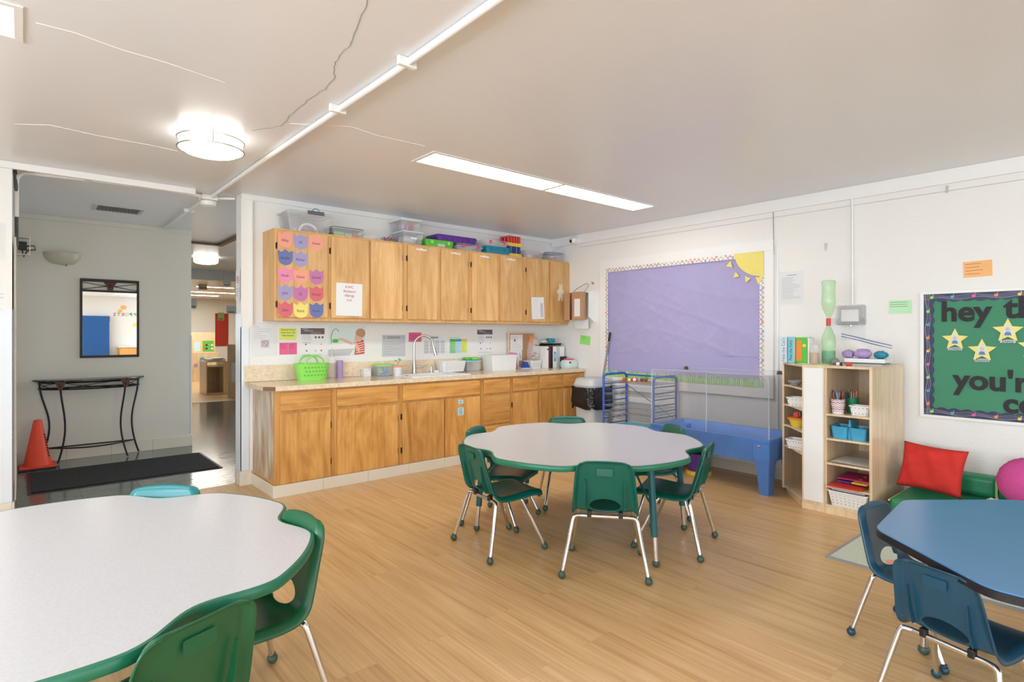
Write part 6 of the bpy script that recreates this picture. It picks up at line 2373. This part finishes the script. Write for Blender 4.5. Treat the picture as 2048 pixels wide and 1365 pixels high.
t = thing('traffic_cone', 'orange traffic cone with black base at the left end of the console table', 'traffic cone', (-5.117, 2.00, 0))
MB().box(-.145, .145, -.145, .145, 0, .018, bev=.006).build('rubber_foot', M['black'], t)
MB().box(-.14, .14, -.14, .14, .0182, .034, bev=.006).build('base_plate', M['cone'], t)
MB().lathe([(.118, .0343), (.108, .045), (.034, .465), (.030, .475), (.022, .475), (.022, .46)]).build('cone', M['cone'], t)
for k in range(9):
    z = .12 + k * .026
    r = .108 - .074 * (z - .045) / .42
    a = math.radians(-28)
    MB().box(-.004, .004, -.006, .006, -.009, .009).build('stencil_mark', M['ink'], t, loc=((r + .001) * math.cos(a), (r + .001) * math.sin(a), z), rot=(0, 0, a))
t = thing('door_mat', 'long black carpet mat on the green hall tiles', 'mat', (-4.465, 1.29, 0))
MB().box(-.735, .735, -.465, .465, .0003, .006).build('rubber_edge', M['black'], t)
MB().box(-.71, .71, -.44, .44, .0062, .013, bev=.003).build('pile', M['matblack'], t)
t = thing('metal_junction_box', 'open metal electrical box with black plug high on the hall\'s left wall', 'electrical box', (-5.282, 2.10, 2.10))
b = MB()
for (x0, x1, z0, z1) in ((0, .11, 0, .004), (0, .11, .166, .17), (0, .004, .004, .166), (.106, .11, .004, .166)):
    b.box(x0, x1, -.06, .06, z0, z1)
b.build('box', M['steel'], t)
MB().box(.02, .085, -.03, .04, .05, .13, bev=.006).build('plug', M['black'], t)
MB().tube([(.085, 0, .09), (.14, -.01, .10), (.15, -.01, .06), (.09, 0, .05), (.06, 0, -.02), (.05, 0, .05)], .006, 8).build('cable', M['black'], t)

o = sheet('notice', 'white no smoking notice on the wall end beside the worktop', 'notice', -.075, 1.75, .125, .27, 'paper')
o.location = (-3.7895, .075, 1.75)
o.rotation_euler = ROT_RIGHT
MB().tube([(.028 * math.cos(a * math.pi / 10), .05 + .028 * math.sin(a * math.pi / 10), .0013) for a in range(20)], .0025, 5, closed=True).tube([(-.02, .07, .0013), (.02, .03, .0013)], .0022, 5).build('ring_symbol', M['redink'], o)
lines(o, -.05, .05, -.10, -.02, 4, 'ink', seed=2)
o = sheet('notice', 'white sheet in a sleeve on the wall at the left photo edge', 'notice', -5.375, 1.54, .13, .21, 'paper')
o.location = (-5.375, .0995, 1.54)
lines(o, -.05, .05, -.08, .08, 6, 'greyink', seed=2)
t = thing('thermometer_strip', 'narrow clear holder on the wall at the left photo edge above the sheet', 'holder', (-5.345, .0995, 1.98), ROT_BACK)
MB().prism(rrect(.05, .27, .02, 5), 0, .006).build('strip', M['clear'], t)

# ================================================================ the far room seen down the corridor
M['farlamp'] = mat('far_lit_strip', (255, 255, 255), 0.5, var=0, emit=(255, 248, 236), estr=34.0)
for o in bpy.data.objects:
    if o.name.startswith('diffuser') and o.parent and 'far room ceiling' in o.parent.get('label', ''):
        o.data.materials.clear()
        o.data.materials.append(M['farlamp'])
t = thing('play_shelf', 'tall plywood divider with a picture poster in the far room', 'shelf unit', (-1.5, 12.5, 0))
MB().box(-.5, .41, 0, .03, 0, 1.36).build('back_panel', M['birch'], t)
MB().box(-.5, .41, -.35, -.002, 0, .80).build('cupboard', M['birch'], t)
MB().box(-.12, .03, -.004, -.001, .83, 1.10).build('poster', M['paleblue'], t)
p = MB().box(.09, .37, -.006, -.001, .82, 1.12).build('poster', M['green2'], t)
for i in range(8):
    MB().cyl((.12 + .07 * (i % 4), -.006, .90 + .1 * (i // 4)), (.12 + .07 * (i % 4), -.009, .90 + .1 * (i // 4)), .028, n=12).build('pictured_head', M[('rose', 'ink', 'violet', 'white')[i % 4]], p)
for i, (x, z, c) in enumerate(((-.15, .45, 'lav'), (.0, .62, 'sky'), (.15, .40, 'green2'), (.2, .60, 'cyan'), (.05, .25, 'rose'))):
    MB().box(x - .05, x + .05, -.354, -.351, z - .05, z + .05).build('picture', M[c], t)
t = thing('play_shelf', 'small plywood shelf unit stacked with papers in the far room', 'shelf unit', (-2.06, 8.6, 0))
b = MB().box(-.18, -.16, -.3, .3, 0, .70).box(.16, .30, -.3, .3, 0, .70).box(-.16, .16, -.28, .3, 0, .03).box(-.16, .16, -.28, .3, .60, .62).box(-.16, .16, .28, .3, .03, .60).box(-.18, .30, -.3, .3, .7, .72)
b.build('carcass', M['birch'], t)
tag(MB().box(-.15, .2, -.2, .2, 0, .05, bev=.004).build('paper_stack', M['lgrey'], loc=(-2.04, 8.55, .7205)), 'stack of papers on the small far shelf unit', 'papers')
tag(MB().lathe([(.05, 0), (.12, .006), (.13, .02), (.10, .024), (.06, .02), (.05, 0)]).build('white_ring', M['white'], loc=(-1.98, 8.45, .771)), 'white ring-shaped plate on the paper stack in the far room', 'plate')
t = thing('room_divider', 'tall narrow plywood panel at the doorway to the far room', 'divider', (-1.93, 7.45, 0))
MB().box(-.1, .25, -.015, .015, 0, 1.10, bev=.004).build('panel', M['birch'], t)
MB().box(-.03, .08, -.018, -.0155, .32, .72).build('drawing', M['paper'], t)
tag(MB().box(-.36, .0, -.02, 0, 0, .98, bev=.004).build('wall_banner', M['redpanel'], loc=(-.5, 13.49, .95)), 'deep red banner on the back wall of the far room', 'banner')
for (x, z, w, h, m, lab) in ((-2.86, 1.88, .14, .19, 'paper', 'white paper sign hanging in the corridor, leftmost'), (-2.38, 1.65, .11, .15, 'noteyellow', 'pale yellow paper sign hanging in the corridor'),
                             (-2.20, 1.785, .17, .16, 'paper', 'white paper sign hanging in the corridor beside the wall end'), (-2.275, 2.29, .14, .12, 'paper', 'white paper hung high near the strip lights')):
    t = thing('hanging_sign', lab, 'sign', (x, 6.5, z))
    MB().box(-w / 2, w / 2, -.001, .001, -h / 2, h / 2).build('card', M[m], t)
    for s in (-1, 1):
        MB().cyl((s * w * .4, 0, h / 2), (s * w * .4, 0, HC - z), .0012, n=5).build('string', M['lgrey'], t)
    b = MB().box(-w * .35, w * .35, -.0022, -.0012, -h * .4, -h * .22)
    b.build('printed_band', M['grey'], t)
t = thing('exit_box', 'small beige box fixed to the far room ceiling', 'alarm box', (-2.35, 8.1, 2.36))
MB().box(-.08, .08, -.03, .03, -.11, 0, bev=.006).build('housing', M['beige'], t)
for s in (-1, 0, 1):
    MB().box(s * .045 - .012, s * .045 + .012, -.033, -.0305, -.09, -.05).build('slot', M['brown'], t)

# ================================================================ rear of the classroom, seen in the mirror
t = thing('folding_mat', 'tall folded blue gym mat against the rear wall, seen in the mirror', 'gym mat', (-3.44, -13.08, 0))
for k in range(2):
    MB().box(-.36, .36, -.10 + k * .10, -.003 + k * .10, 0, 1.86, bev=.02, seg=3).build('panel', M['bluemat'], t)
MB().box(-.37, .37, -.09, .10, 1.70, 1.90, bev=.02, seg=3).build('top_flap', M['bluemat'], t)
t = thing('wall_lettering', 'row of coloured letters on the rear wall, seen in the mirror', 'lettering', (-2.52, -13.198, 1.96), (R90, 0, math.pi))
for i, ch in enumerate('SUPPORTS'):
    text('letter', ch, .15, M[('hotpink', 'orange', 'green2', 'royal', 'lime', 'pink', 'green2', 'magenta')[i]], t, (-.40 + i * .115, 0, .002), ext=.002, bold=.003)
t = tag(MB().sph((0, 0, 0), .09, 1, .1, .8, n=14).sph((-.1, 0, -.12), .06, 1, .12, .9, n=12).build('paper_cutout', M['noteorange'], loc=(-2.68, -13.185, 2.2)), 'pale orange paper cut-out above the letters, seen in the mirror', 'cut-out')
tag(MB().box(-.09, .09, 0, .002, -.06, .06).build('note', M['noteyellow'], loc=(-2.32, -13.199, 1.62)), 'yellow note on the rear wall, seen in the mirror', 'note')
t = thing('low_shelf', 'low shelf with white top and orange doors by the rear wall, seen in the mirror', 'shelf unit', (-2.35, -12.95, 0))
MB().box(-.5, .5, -.2, .2, .06, .86).build('body', M['maple'], t)
MB().box(-.52, .52, -.22, .22, .8605, .90, bev=.005).build('top', M['white'], t)
for s in (-1, 1):
    MB().box(s * .25 - .22, s * .25 + .22, .2005, .215, .09, .83, bev=.003).build('door', M['noteorange'], t)
